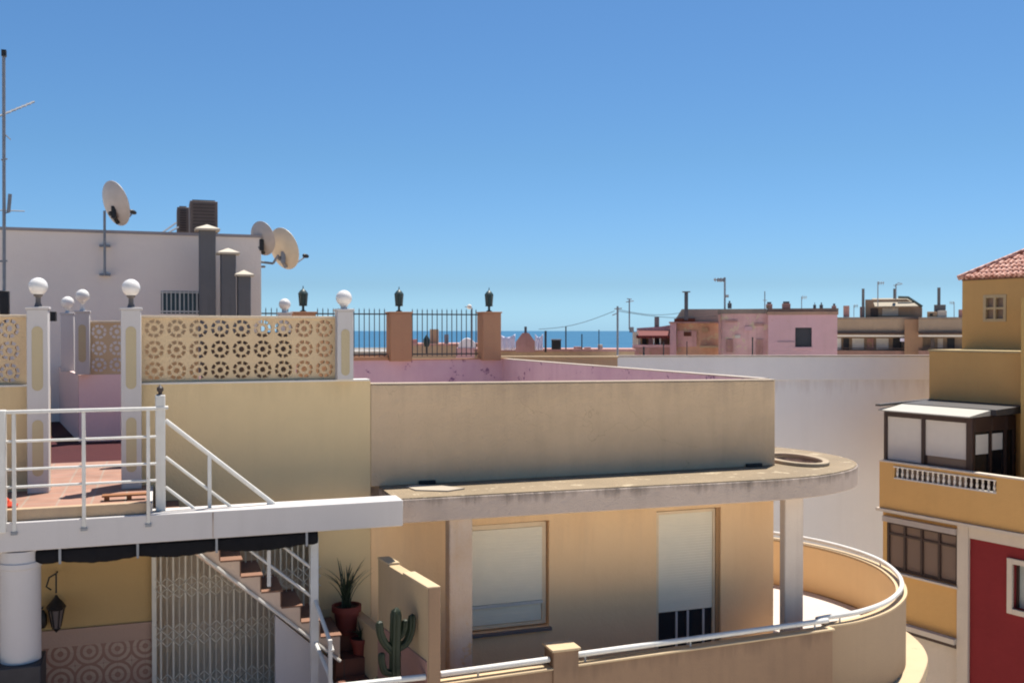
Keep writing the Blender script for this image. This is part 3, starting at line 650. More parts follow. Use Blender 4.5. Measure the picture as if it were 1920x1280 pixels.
# --- terrace railing
rl = thing('terrace_railing', 'white metal railing with mesh bars along the edge of the roof terrace', 'railing', (-.7, 11.0, -1.9), 'white metal railings')
RV = 10.99
def rz_(px, py): return Zv(px, py, RV)
def rail(parent, pts, r_, name='rail', mat=None): return MB().tube(pts, r_, 8).build(name, mat or METALW, parent)
MB().box(-6, -.02, RV - .03, RV + .03, -.825, -.79).build('top_rail', METALW, rl, bevel=.006)
for zz in (-1.10, -1.38, -1.555): rail(rl, [(-6, RV, zz - .0), (-.02, RV, zz)], .014)
for i, px in enumerate((25, 156, 277)):
    x = U(px, RV); MB().box(x - .018, x + .018, RV - .018, RV + .018, -2.0 , -.826).build('post', METALW, rl, bevel=.004)
    MB().box(x - .03, x + .03, RV - .028, RV + .0, -2.03, -2.0).build('post_foot', STEEL, rl)
x = U(0, RV); MB().box(x - .06, x + .05, RV - .05, RV + .05, -2.0, -.785).build('end_post', METALW, rl, bevel=.008)
# --- newel and stair railing
sr = thing('stair_railing', 'white railing sloping down the outdoor stairs from the dark tipped newel post', 'railing', (0, 11.1, -1.9), 'white metal railings')
SV = 11.2
xn = U(300, SV)
MB().box(xn - .05, xn + .05, SV - .05, SV + .05, -1.906, -.68).build('newel_post', METALW, sr, bevel=.008)
MB().box(xn - .055, xn + .08, SV - .06, SV + .06, -.83, -.80).build('newel_collar', METALW, sr, bevel=.005)
MB().lathe((xn, SV, -.68), [(.045, 0), (.02, .015), (.02, .03), (.034, .05), (.034, .075), (.012, .1), (.002, .11)], 14).build('finial', plain('dark_finial', (.03, .02, .02), .5), sr)
slope = -rz / gu * .98
ue = U(588, SV)
for zz in (-.95, -1.34, -1.66):
    a = (xn + .05, SV, zz); c = (ue, SV, zz + slope * (ue - xn - .05)); MB().tube([a, c], .024 if zz > -1 else .017, 8).build('sloping_rail', METALW, sr)
for px in (392, 503):
    x = U(px, SV); zt = -.95 + slope * (x - xn - .05); MB().box(x - .02, x + .02, SV - .02, SV + .02, zt - .95, zt).build('post', METALW, sr, bevel=.004)
zt = -.95 + slope * (ue - xn)
MB().box(ue - .045, ue + .045, SV - .045, SV + .045, FL, zt + .03).build('lower_newel', METALW, sr, bevel=.008)
for (za, zb_) in ((Zv(592, 1120, SV), Zv(614, 1200, 10.6)), (Zv(592, 1200, SV), Zv(612, 1268, 10.6))):
    MB().tube([(ue, SV, za), (U(614, 10.75), 10.75, zb_), (U(622, 10.6), 10.6, zb_ - .12)], .024, 8).build('returning_rail', METALW, sr)
MB().box(U(618, 10.62) - .02, U(618, 10.62) + .02, 10.6, 10.64, FL, Zv(616, 1200, 10.6)).build('post', METALW, sr)
lw = thing('yard_handrail', 'pale handrail low at the bottom edge in front of the cactus', 'handrail', (2.1, 9.72, -4.75), 'white metal railings')
MB().tube([(U(600, 9.72), 9.72, Zv(600, 1290, 9.72)), (U(797, 9.72), 9.72, Zv(797, 1268, 9.72))], .03, 10).build('rail', METALW, lw)
for px in (640, 780): MB().tube([(U(px, 9.72), 9.72, -3.55), (U(px, 9.72), 9.72, FL)], .018, 6).build('post', METALW, lw)

# --- rolled awning under the beam
aw = thing('rolled_awning', 'black canvas awning gathered under the white beam', 'awning', (.6, 11.15, -2.4))
ua, ub = U(66, 11.1), U(594, 11.1); marks = [U(p, 11.1) for p in (66, 112, 257, 404, 572, 594)]
b = MB(); n_ = 90; rows_ = []
for i in range(n_ + 1):
    u_ = ua + (ub - ua) * i / n_
    k = max(j for j in range(5) if marks[j] <= u_ + 1e-6); s_ = (u_ - marks[k]) / (marks[k + 1] - marks[k])
    sag = .035 * math.sin(math.pi * min(1, max(0, s_))) * min(1, (marks[k + 1] - marks[k]) / .6)
    wv = .002 * math.sin(u_ * 31) + .002 * math.sin(u_ * 53 + 1)
    zt = -2.205; zb_ = -2.352 - sag + wv; y0 = 11.03 + wv; y1 = 11.28
    rows_.append([(u_, y0 + .03, zt), (u_, y0, zt - .03), (u_, y0 - .01 + wv, (zt + zb_) / 2 - .01), (u_, y0 + .01, zb_ + .02), (u_, y0 + .06, zb_), (u_, y1 - .05, zb_ - .005), (u_, y1, zb_ + .04), (u_, y1, zt)])
vs = [p for r_ in rows_ for p in r_]; m_ = 8
fs = [(i * m_ + k, i * m_ + (k + 1) % m_, (i + 1) * m_ + (k + 1) % m_, (i + 1) * m_ + k) for i in range(n_) for k in range(m_)] + [tuple(range(m_)), tuple(range(n_ * m_, n_ * m_ + m_))]
b.add(vs, fs); b.build('gathered_canvas', BLACKC, aw)
for x in marks[1:5]:
    MB().box(x - .012, x + .012, 10.995, 11.018, -2.355, -2.202).build('hanger', STEEL, aw)

# --- scissor gate
gt = thing('scissor_gate', 'white folding scissor gate beside the stairs under the terrace', 'gate', (U(400, W), W - .1, FL))
ga, gb = U(288, W - .1), U(600, W - .1); gv = W - .1
GM = plain('gate_metal', (.62, .58, .48), .5, var=.12)
b = MB(); b.box(ga - .03, ga + .02, gv - .02, gv + .02, FL, -2.3); b.box(ga, gb, gv - .02, gv + .02, -2.35, -2.3); b.build('frame', GM, gt)
b = MB(); n_ = int((gb - ga) / .068)
for i in range(1, n_):
    x = ga + (gb - ga) * i / n_; r_ = .009 if i % 2 else .004
    b.box(x - r_, x + r_, gv - .012, gv + .008, FL, -2.352)
b.build('upright_bars', GM, gt)
for (z0, z1) in ((-3.10, -2.86), (-3.66, -3.40), (-4.25, -3.98)):
    b = MB(); d_ = (gb - ga) / n_ * 2; k = 0; x = ga
    while x < gb - d_ * .9:
        for (h0, h1) in ((z0, (z0 + z1) / 2), ((z0 + z1) / 2, z1)):
            b.tube([(x, gv - .02, h0), (x + d_, gv - .02, h1)], .005, 4); b.tube([(x, gv - .025, h1), (x + d_, gv - .025, h0)], .0065, 4)
        x += d_
    b.build('scissor_lattice', GM, gt)


# --- wall lantern under the terrace
wl = thing('wall_lantern', 'black wrought iron lantern on the shaded yellow wall beside the round column', 'lantern', (U(100, W - .15), W - .15, -3.2))
lx = U(103, W - .17); ly = W - .17
b = MB(); b.tube([(lx, W, -2.72), (lx, ly, -2.70), (lx - .07, ly, -2.74), (lx - .1, ly, -2.84), (lx - .05, ly, -2.88)], .01, 6); b.tube([(lx, ly, -2.70), (lx, ly, -2.92)], .01, 6); b.build('bracket', IRON, wl)
MB().lathe((lx, ly, -3.10), [(.09, 0), (.105, .03), (.06, .09), (.025, .13), (.01, .16)], 8).build('lantern_roof', IRON, wl)
MB().lathe((lx, ly, -3.32), [(.03, 0), (.045, .03), (.075, .22)], 6).build('lantern_glass', plain('frosted_pane', (.16, .13, .12), .3), wl)
b = MB()
for k in range(6):
    a = k * math.pi / 3; b.tube([(lx + .045 * math.cos(a), ly + .045 * math.sin(a), -3.3), (lx + .08 * math.cos(a), ly + .08 * math.sin(a), -3.1)], .007, 4)
b.lathe((lx, ly, -3.36), [(.004, 0), (.03, .03), (.05, .05)], 6); b.build('lantern_cage', IRON, wl)
sx = U(76, W - .1)
b = MB(); b.lathe((sx, W - .08, -3.32), [(.03, 0), (.05, .04), (.05, .14), (.02, .2)], 8); b.tube([(sx, W, -3.1), (sx, W - .08, -3.1)], .01, 5); tag(b.build('small_lamp', IRON), 'small black lamp low on the shaded wall, half behind the round column', 'lamp')

# --- potted plants
def pot(parent, c, r_, h, name='pot'):
    MB().lathe(c, [(r_ * .68, 0), (r_ * .92, h * .78), (r_ * 1.08, h * .79), (r_ * 1.08, h), (r_ * .94, h), (r_ * .9, h * .9)], 28).build(name, TERRA, parent)
    MB().lathe((c[0], c[1], c[2] + h * .86), [(r_ * .85, 0), (r_ * .86, h * .05)], 18).build('soil', SOIL, parent)
def leaf(b, c, az, lean, L_, w_):
    d = Vector((math.cos(az), math.sin(az), 0)); s_ = Vector((-d.y, d.x, 0)); n_ = 7; vs = []
    for i in range(n_ + 1):
        t = i / n_; ang = lean * (t ** 1.1)
        p = Vector(c) + d * (L_ * t * math.sin(ang)) + Vector((0, 0, L_ * t * math.cos(ang * .8)))
        ww = w_ * (1 - t) ** .7 * (.8 + .4 * t); nrm = Vector((-d.x * math.cos(ang), -d.y * math.cos(ang), math.sin(ang)))
        vs += [tuple(p - s_ * ww), tuple(p + nrm * ww * .25 * -1), tuple(p + s_ * ww), tuple(p + nrm * ww * .3)]
    fs = [(i * 4 + k, i * 4 + (k + 1) % 4, i * 4 + 4 + (k + 1) % 4, i * 4 + 4 + k) for i in range(n_) for k in range(4)] + [(0, 1, 2, 3)]
    b.add(vs, fs)
pp = P(650, 1192, v=12.02); pp.z = -3.66
al = thing('potted_aloe', 'spiky upright aloe in a dark terracotta pot by the yellow wall', 'potted plant', tuple(pp))
pot(al, tuple(pp), .165, .34)
b = MB()
for i in range(46):
    leaf(b, (pp.x + random.uniform(-.05, .05), pp.y + random.uniform(-.05, .05), pp.z + .30), random.uniform(0, 6.28), random.uniform(.05, .75), random.uniform(.35, .64), random.uniform(.013, .022))
b.build('leaves', LEAF, al)
q = P(676, 1232, v=11.78); q.z = -3.86
p2 = thing('potted_succulent', 'small terracotta pot with low green succulent below the aloe', 'potted plant', tuple(q))
pot(p2, tuple(q), .12, .2)
b = MB()
for i in range(26): leaf(b, (q.x, q.y, q.z + .17), random.uniform(0, 6.28), random.uniform(.5, 1.3), random.uniform(.12, .24), .014)
b.build('leaves', LEAF, p2)
q = P(742, 1268, v=9.95); q.z = FL
ca = thing('potted_cactus', 'branching columnar cactus with upright arms in front of the yellow dividing wall', 'cactus', tuple(q))
pot(ca, tuple(q), .2, .36)
def rib(b, pts, r_, n=20):
    # ribbed limb: tube with star section, domed tip
    pts = smoothline(pts, 6); m_ = len(pts); vs = []; up = Vector((0, 1, 0))
    for i, p in enumerate(pts):
        t = (pts[min(i + 1, m_ - 1)] - pts[max(i - 1, 0)]).normalized(); a = t.cross(up).normalized(); c = a.cross(t).normalized()
        e = (m_ - 1 - i) / m_; rr = r_ * (1 if e > .12 else math.sqrt(max(.02, 1 - (1 - e / .12) ** 2)))
        for k in range(n):
            an = 2 * math.pi * k / n; q_ = rr * (1 if k % 4 in (0, 1) else .76); vs.append(tuple(p + a * math.cos(an) * q_ + c * math.sin(an) * q_))
    fs = [(i * n + k, i * n + (k + 1) % n, (i + 1) * n + (k + 1) % n, (i + 1) * n + k) for i in range(m_ - 1) for k in range(n)] + [tuple(range(n)), tuple(range((m_ - 1) * n, m_ * n))]
    b.add(vs, fs)
def cpt(px, py, v=9.95): return P(px, py, v=v)
b = MB(); rib(b, [(q.x, q.y, FL + .3), cpt(741, 1240), cpt(742, 1190), cpt(743, 1138)], .062); b.build('trunk', CACT, ca)
for pts, r_ in (([(738, 1222), (722, 1205), (714, 1188), (711, 1163)], .042), ([(745, 1215), (762, 1203), (771, 1180), (773, 1150)], .044), ([(742, 1195), (752, 1190), (758, 1178), (760, 1160)], .035), ([(737, 1262), (722, 1258), (716, 1240), (716, 1222)], .038)):
    b = MB(); rib(b, [cpt(*p) for p in pts], r_); b.build('arm', CACT, ca)
q = P(700, 1290, v=10.3); q.z = FL
bu = thing('leafy_bush', 'low dark leafy bush at the foot of the cactus', 'plant', tuple(q))
b = MB()
for i in range(420):
    a = random.uniform(0, 6.28); e = random.uniform(0, 1) ** .5; c = Vector((q.x + .28 * e * math.cos(a), q.y + .22 * e * math.sin(a), FL + .65 + random.uniform(0, .42) * (1.1 - e * .5)))
    n1 = Vector((random.uniform(-1, 1), random.uniform(-1, 1), random.uniform(-.3, 1))).normalized(); t1 = n1.orthogonal().normalized() * random.uniform(.025, .05); t2 = n1.cross(t1).normalized() * random.uniform(.012, .022)
    b.add([tuple(c - t1), tuple(c - t2), tuple(c + t1), tuple(c + t2)], [(0, 1, 2, 3)])
b.build('leaves', LEAF, bu)
b = MB()
for i in range(9):
    a = i * .7; b.tube([(q.x, q.y, FL), (q.x + .1 * math.cos(a), q.y + .1 * math.sin(a), FL + .75)], .008, 5)
b.build('stems', WOOD, bu)

# --- odds and ends on the terrace
q = P(232, 938, v=11.35); 
b = thing('plank_bench', 'low brown plank on two blocks lying on the terrace tiles', 'plank', (q.x, 11.3, -1.79))
MB().box(U(190, 11.3), U(274, 11.3), 11.24, 11.36, -1.745, -1.725).build('board', WOOD, b, bevel=.003)
for px in (198, 240): MB().box(U(px, 11.3) - .02, U(px, 11.3) + .03, 11.26, 11.34, -1.789, -1.746).build('block', WOOD, b)
b = MB(); q = Vector((U(4, 11.2), 11.2, -1.79)); vs = []; fs = []
for i in range(13):
    for j in range(9):
        vs.append((q.x - .16 + .024 * i, q.y - .07 + .02 * j, q.z + .012 + (.10 * max(0, math.sin(i * .26)) * max(0, math.sin(j * .39)) * (.55 + .45 * math.sin(i * 1.9 + j * 1.3)))))
fs = [(i * 9 + j, i * 9 + j + 1, i * 9 + j + 10, i * 9 + j + 9) for i in range(12) for j in range(8)]
b.add(vs, fs); o = b.build('crumpled_cloth', REDC); md = o.modifiers.new('thick', 'SOLIDIFY'); md.thickness = .01
tag(o, 'crumpled orange red cloth on the terrace tiles at the left edge', 'cloth')

# ================================================================== MAUVE BUILDING, upper left
MV = 21.5; mr = U(490, MV); mz = Zv(488, 446, MV)
mb_ = thing('mauve_building', 'tall mauve rendered building with barred window behind the terrace, upper left', 'building', (-3, 24, GZ))
wa, wb = U(302, MV), U(404, MV); wz1, wz0 = Zv(350, 546, MV), Zv(350, 588, MV)
MB().wall(-14, mr, MV, MV + .3, GZ, mz, [(wa, wb, wz0, wz1)]).build('wall', MAUVE, mb_)
MB().box(mr - .3, mr, MV + .302, 32, GZ, mz).build('side_wall', MAUVE, mb_)
MB().box(-14, mr - .31, MV + .31, 32, mz - .6, mz - .3).build('roof', ROOFG, mb_)
MB().box(-14, mr + .02, MV - .03, MV + .32, mz + .001, mz + .06).build('parapet_coping', plaster('mauve_coping', (.30, .27, .27), (.22, .2, .2)), mb_)
wn_ = MB().box(wa, wb, MV + .12, MV + .14, wz0, wz1).build('window', GLASS, mb_)
b = MB(); k = 13
for i in range(k):
    x = wa + .03 + (wb - wa - .06) * i / (k - 1); t_ = .02 if i % 4 else .03; b.box(x - t_ / 2, x + t_ / 2, MV - .02, MV + .0, wz0, wz1)
b.box(wa, wb, MV - .025, MV - .002, wz0 + .03, wz0 + .06); b.box(wa, wb, MV - .025, MV - .002, wz1 - .04, wz1 - .015)
b.build('window_bars', METALW, wn_)
# ducts with pyramid caps
for (px, yt, wd, lab) in ((389, 432, 27, 'tallest grey flue with pyramid cap in front of the mauve wall'), (428, 476, 25, 'middle height grey flue with pyramid cap beside the mauve corner'), (457.5, 517, 22, 'shortest grey flue with pyramid cap beside the mauve corner')):
    v_ = MV - .7; x = U(px, v_); zt = Zv(px, yt, v_); r_ = wd / 2 / F * v_ / .95
    t = thing('flue', lab, 'flue', (x, v_, -1.5), 'capped flues before the mauve building')
    MB().box(x - r_, x + r_, v_ - r_, v_ + r_, -1.5, zt).build('duct', DUCT, t, bevel=.02)
    b = MB(); R_ = r_ * 1.5; b.add([(x - R_, v_ - R_, zt + .02), (x + R_, v_ - R_, zt + .02), (x + R_, v_ + R_, zt + .02), (x - R_, v_ + R_, zt + .02), (x, v_, zt + .12)], [(0, 1, 2, 3), (0, 1, 4), (1, 2, 4), (2, 3, 4), (3, 0, 4)])
    b.box(x - R_, x + R_, v_ - R_, v_ + R_, zt - .015, zt + .019); b.build('pyramid_cap', CAPM, t, smooth=False)
    MB().box(x - r_ * .6, x + r_ * .6, v_ - r_ * .6, v_ + r_ * .6, zt, zt + .02).build('vent_gap', DARKH, t)
# air conditioning units on its roof
def ac(label, pxa, pxb, yt, yb, v_, dep):
    a, c = U(pxa, v_), U(pxb, v_); z1, z0 = Zv(pxa, yt, v_), Zv(pxa, yb, v_)
    t = thing('cooling_unit', label, 'air conditioner', ((a + c) / 2, v_ + dep / 2, z0), 'cooling units on the mauve roof')
    MB().box(a, c, v_, v_ + dep, z0, z1).build('casing', ACM, t, bevel=.008)
    b = MB(); n_ = 9
    for i in range(n_):
        zz = z0 + .08 + (z1 - z0 - .16) * i / (n_ - 1); b.box(a + .06, c - .06, v_ - .02, v_ - .001, zz - .018, zz + .018)
    b.build('louvres', ACD, t)
    MB().box(a + .05, c - .05, v_ + .06, v_ + dep - .06, z1 + .001, z1 + .03).build('top_grille', ACD, t)
    MB().box(a - .004, a - .001, v_ + .06, v_ + dep - .06, z0 + .06, z1 - .06).build('side_panel', plain('unit_side_panel%d' % len(MATS), (.20, .15, .13), .6), t)
    b = MB()
    for x in (a + .06, c - .06): b.box(x - .03, x + .03, v_ + .05, v_ + dep - .05, mz - .3, z0 - .001)
    b.build('support_feet', STEEL, t)
ac('large brown louvred cooling unit above the tallest flue', 357, 409, 376, 440, MV + 1.2, .75)
ac('smaller dark cooling unit left of the large one on the mauve roof', 333, 355, 388, 438, MV + 2.6, .7)
b = MB(); 
for (x0, y0, x1, y1) in ((303, 437, 330, 418), (312, 438, 334, 426)): b.tube([P(x0, y0, v=MV + 1.0), P(x1, y1, v=MV + 2.2)], .02, 5)
tag(b.build('roof_pipes', STEEL), 'thin slanting pipes left of the cooling units on the mauve roof', 'pipes')

# satellite dishes (backs towards us)
def dish(label, px, py, v_, rad_, nrm, mat, mount, lnb=None):
    c = P(px, py, v=v_); n_ = Vector(nrm).normalized()
    t = thing('satellite_dish', label, 'satellite dish', (c.x, c.y, c.z - rad_), 'satellite dishes on the mauve building')
    prof = [(.001, 0)] + [(rad_ * k / 8, .28 * rad_ * (k / 8) ** 2) for k in range(1, 9)] + [(rad_ * 1.02, .29 * rad_), (rad_ * 1.02, .31 * rad_), (rad_ * .98, .31 * rad_)] + [(rad_ * k / 8, .28 * rad_ * (k / 8) ** 2 + .015) for k in range(7, 0, -1)] + [(.001, .015)]
    MB().lathe(c - n_ * .1 * rad_, prof, 36, axis=n_).build('reflector', mat, t)
    up = Vector((0, 0, 1)); s_ = n_.cross(up).normalized(); dn_ = s_.cross(n_).normalized() * -1
    if dn_.z > 0: dn_ = -dn_
    foc = c + n_ * rad_ * 1.05 + dn_ * rad_ * .75
    if lnb is not None: foc = P(lnb[0], lnb[1], v=v_ + lnb[2])
    low = c + dn_ * rad_ * .96 + n_ * .2 * rad_
    MB().tube([low, foc], .018, 6).build('arm', STEEL, t)
    MB().lathe(foc, [(.03, -.06), (.045, -.02), (.045, .06), (.03, .09)], 12, axis=(c - foc).normalized()).build('receiver', IRON, t)
    bk_ = c - n_ * .03 * rad_ + dn_ * rad_ * .38
    b = MB(); b.tube([bk_ + n_ * .02, bk_ - n_ * .10], .045, 8); b.tube([bk_ - n_ * .05 , bk_ + n_ * .03 + dn_ * rad_ * .5], .04, 6)
    b.box(bk_.x - .045, bk_.x + .045, bk_.y - .13, bk_.y - .03, bk_.z - .12, bk_.z + .12); b.build('mount', IRON if mat is DISHM else STEEL, t)
    b = MB()
    for m0, m1 in zip(mount[:-1], mount[1:]): b.tube([m0, m1], .025, 8)
    b.build('mast', STEEL, t); return t, c
n1 = C(.60, .75, .30)
x = U(197, MV - .15); zt = Zv(197, 400, MV - .15); zb_ = Zv(197, 516, MV - .15)
t, c = dish('large grey satellite dish on a thin pole left of the cooling units', 210, 383, MV - .02, .45, n1, DISHM, [(x, MV - .15, zb_), (x, MV - .15, zt + .05)], lnb=(250, 398, .35))
b = MB()
for py in (461, 515): z = Zv(197, py, MV - .1); b.box(x - .1, x + .1, MV - .14, MV - .001, z - .02, z + .02)
b.build('wall_clamp', STEEL, t)
dish('greyish dish with dark bracket on the mauve building corner, left of the tan one', 488, 448, MV + .1, .36, C(.56, .78, .25), DISHM, [P(486, 462, v=MV + .0), P(486, 500, v=MV + .2), P(496, 500, v=MV + .4)], lnb=(508, 458, .4))
dish('tan satellite dish leaning out beside the mauve building corner', 527, 468, MV + .25, .45, C(.60, .74, .30), DISHT, [P(522, 478, v=MV + .2), P(512, 494, v=MV + .2), P(488, 491, v=MV + .33)], lnb=(574, 480, .5))

# tall antenna mast at the left edge
an = thing('antenna_mast', 'tall thin aerial mast with crossbars at the left edge of the photo', 'antenna', (U(8, 20.4), 20.4, -1.0))
v_ = 20.4
MB().tube([P(8, 620, v=v_), P(7, 95, v=v_)], .03, 8).build('mast', STEEL, an)
b = MB(); b.tube([P(-12, 222, v=v_), P(64, 191, v=v_ + .6)], .02, 6)
for t_ in (.3, .42, .55, .68, .8, .92):
    c = P(-12, 222, v=v_).lerp(P(64, 191, v=v_ + .6), t_); b.tube([c + Vector((0, -.12, -.06)), c + Vector((0, .12, .06))], .008, 5)
b.build('yagi_boom', STEEL, an)
b = MB(); b.tube([P(-8, 394, v=v_), P(46, 396, v=v_ + .3)], .012, 6); b.tube([P(-4, 490, v=v_), P(14, 489, v=v_)], .02, 6); b.build('cross_arm', STEEL, an)
for p_, q_, r_ in (((16, 398), (19, 364), .035), ((7, 250), (20, 262), .012), ((2, 300), (14, 298), .014), ((7, 400), (17, 398), .012)): MB().tube([P(*p_, v=v_), P(*q_, v=v_)], r_, 6).build('small_element', STEEL, an)
b = MB(); b.box(P(3, 106, v=v_).x, P(12, 96, v=v_).x, v_ - .05, v_ + .05, P(3, 106, v=v_).z, P(3, 94, v=v_).z); b.build('top_cap', IRON, an)
b = MB(); b.box(U(0, v_), U(18, v_), v_ - .1, v_ + .08, Zv(8, 590, v_), Zv(8, 545, v_)); o = b.build('junction_box', IRON, bevel=.02); tag(o, 'dark junction box at the foot of the aerial mast, left edge', 'box')
b = MB(); v_ = 20.2; b.box(U(92, v_), U(106, v_), v_ - .15, v_ + .1, Zv(96, 602, v_), Zv(96, 584, v_)); tag(b.build('dark_crate', IRON, bevel=.01), 'dark box above the far block screen beside the rear globe lamp', 'box')

# ================================================================== ROOF FENCE with lantern pillars
BVv = 22.69
pil_px = (569, 749, 918)
labs = ('terracotta pillar mostly hidden behind the long pierced screen', 'terracotta pillar between the two fence panels, sea on both sides', 'terracotta pillar ending the spiked fence at its right')
labl = ('dark green lantern on the hidden leftmost terracotta pillar', 'dark green lantern on the middle terracotta pillar', 'dark green lantern on the right end terracotta pillar')
pu_ = []
for i, px in enumerate(pil_px):
    x = U(px, BVv - .1); pu_.append(x); hw = .25 if i < 2 else .225; zt = Zv(px, 587, BVv - .3)
    t = thing('fence_pillar', labs[i], 'pillar', (x, BVv, -.68), 'terracotta pillars of the roof fence')
    MB().box(x - hw, x + hw, BVv - .3, BVv + .18, -.70, zt).build('shaft', ORP, t, bevel=.012)
    MB().box(x - hw - .02, x + hw + .02, BVv - .32, BVv + .2, zt + .001, zt + .035).build('cap', ORP, t, bevel=.006)
    zc = zt + .036; y = BVv - .06
    t = thing('pillar_lantern', labl[i], 'lantern', (x, y, zc), 'lanterns on the terracotta pillars')
    MB().lathe((x, y, zc), [(.08, 0), (.07, .02), (.03, .04), (.028, .12), (.06, .14)], 10).build('foot', LANT, t)
    MB().lathe((x, y, zc + .14), [(.075, 0), (.095, .27)], 6).build('lantern_glass', plain('dark_lantern_glass%d' % i, (.03, .06, .06), .2), t)
    b = MB()
    for k in range(6):
        a = k * math.pi / 3; b.tube([(x + .078 * math.cos(a), y + .078 * math.sin(a), zc + .14), (x + .1 * math.cos(a), y + .1 * math.sin(a), zc + .41)], .009, 4)
    b.lathe((x, y, zc + .13), [(.09, 0), (.09, .02)], 6); b.build('cage', LANT, t)
    MB().lathe((x, y, zc + .40), [(.115, 0), (.1, .03), (.06, .08), (.03, .1), (.012, .12), (.008, .18)], 8).build('lantern_roof', LANT, t)
def fence(label, ua, ub, zt=.50):
    t = thing('spiked_fence', label, 'fence', ((ua + ub) / 2, BVv, -.6), 'spiked iron fence on the roof wall')
    b = MB(); b.box(ua, ub, BVv - .015, BVv + .015, .37, .40); b.box(ua, ub, BVv - .015, BVv + .015, -.56, -.53); b.build('rails', FENCEM, t)
    n_ = int((ub - ua) / .118); b = MB()
    for i in range(n_):
        x = ua + (ub - ua) * (i + .5) / n_; b.box(x - .009, x + .009, BVv - .009, BVv + .009, -.6, .46)
        b.add([(x - .012, BVv - .012, .46), (x + .012, BVv - .012, .46), (x + .012, BVv + .012, .46), (x - .012, BVv + .012, .46), (x, BVv, .53)], [(0, 1, 2, 3), (0, 1, 4), (1, 2, 4), (2, 3, 4), (3, 0, 4)])
    b.build('spiked_bars', FENCEM, t)
fence('iron spiked fence between the mauve building and the first pillar', 2.08, pu_[0] - .27)
fence('iron spiked fence panel behind the low globe lamp with open sea behind it', pu_[0] + .27, pu_[1] - .27)
fence('iron spiked fence panel between the middle and right terracotta pillars', pu_[1] + .27, pu_[2] - .25)

# ================================================================== RIGHT BUILDING (ochre / red), own axes: p along the facade towards us, q into the building
P0 = C(9.42, 25.5); pd = C(.515, -.857).normalized(); qd = C(.857, .515).normalized()
def RX(p, q, z): return (P0.x + pd.x * p + qd.x * q, P0.y + pd.y * p + qd.y * q, z)
def RB(): return MB(RX)
def Rpz(px, py, q=0):
    a = P(px, py, Y=1.0); d = a   # ray direction
    # solve t*d = P0 + pd*p + qd*q
    t = (P0.x + qd.x * q) ; det = d.x * -pd.y + pd.x * d.y
    A, B_ = P0.x + qd.x * q, P0.y + qd.y * q
    t = (A * -pd.y + pd.x * B_) / det; p = (d.x * B_ - d.y * A) / det
    return p, t * d.z
rbld = thing('ochre_building', 'ochre and red apartment building with balcony, at the right edge', 'building', RX(2, 2, GZ))
PE = 7.5
p1, _ = Rpz(1797, 1100, .15); p2, _ = Rpz(1818, 1100, .15)
w0, w1 = .12, p1 - .02
pw0, zc = Rpz(1890, 1052, .15)
RB().wall(0.0, p1, .15, .45, -7.35, -4.55, [(w0, w1, -6.10, -4.86)]).build('window_bay_wall', YELD, rbld)
RB().wall(0.0, p1, .25, .5, GZ, -7.62).build('ground_floor_wall', CREAM, rbld)
RB().box(0, p1, -.02, .5, -7.48, -7.352).build('bay_ledge', CREAM, rbld, bevel=.01)
RB().box(0.02, p1, .12, .5, -7.60, -7.482).build('bay_dark_strip', DBROWN, rbld)  # solid dark brown strip below the ledge
RB().box(p1 + .001, p2, .08, .5, GZ, -4.53).build('white_pilaster', CREAM, rbld, bevel=.01)
RB().box(p2 + .001, PE, .10, .5, -4.88, -4.53).build('white_band', CREAM, rbld)
rw = (pw0 + .12, pw0 + 1.5, -6.30, -5.28)
RB().wall(p2 + .001, PE, .16, .46, GZ, -4.882, [rw]).build('red_wall', REDW, rbld)
b = RB(); b.box(rw[0] - .12, rw[0], .10, .2, rw[2] - .12, rw[3] + .12); b.box(rw[1], rw[1] + .12, .10, .2, rw[2] - .12, rw[3] + .12); b.box(rw[0] + .001, rw[1] - .001, .10, .2, rw[3], rw[3] + .12); b.box(rw[0] + .001, rw[1] - .001, .10, .2, rw[2] - .12, rw[2]); o = b.build('window_surround', CREAM, rbld, bevel=.006)
RB().box(rw[0], rw[1], .34, .36, rw[2], rw[3]).build('pane', plain('pale_pane', (.35, .38, .36), .15, var=.1), o)
b = RB(); b.box(rw[0] + .001, rw[0] + .05, .28, .33, rw[2], rw[3]); b.box(rw[0] + .6, rw[0] + .65, .28, .33, rw[2], rw[3]); b.build('frame', DBROWN, o)
# window strip in the bay
b = RB(); n_ = 4
for i in range(n_ + 1): x = w0 + (w1 - w0 - .06) * i / n_; b.box(x, x + .06, .16, .24, -6.08, -4.88)
for i in range(n_):
    x = w0 + (w1 - w0 - .06) * i / n_ + .061; x2 = w0 + (w1 - w0 - .06) * (i + 1) / n_ - .001
    b.box(x, x2, .165, .235, -5.20, -5.15); b.box(x, x2, .165, .235, -6.08, -6.02); b.box(x, x2, .165, .235, -4.93, -4.88)
o = b.build('bay_window', DBROWN, rbld)
RB().box(w0, w1, .21, .22, -6.08, -4.88).build('pane', GLASSB, o)
b = RB(); 
for i in (0, 2): x = w0 + (w1 - w0) * i / 4 + .1; b.box(x, x + .32, .23, .24, -6.0, -5.2)
b.build('curtain', BLIND, o)
RB().box(w0 - .05, w1 + .02, .02, .16, -4.86, -4.72).build('blind_box', plain('taupe_box', (.36, .31, .28), .6), rbld, bevel=.008)
RB().box(w0 - .05, w1 + .05, .04, .16, -6.15, -6.102).build('bay_sill', CREAM, rbld)
RB().box(-.06, 5.2, -.06, .3, -4.60, -4.525).build('balcony_soffit', CREAM, rbld)
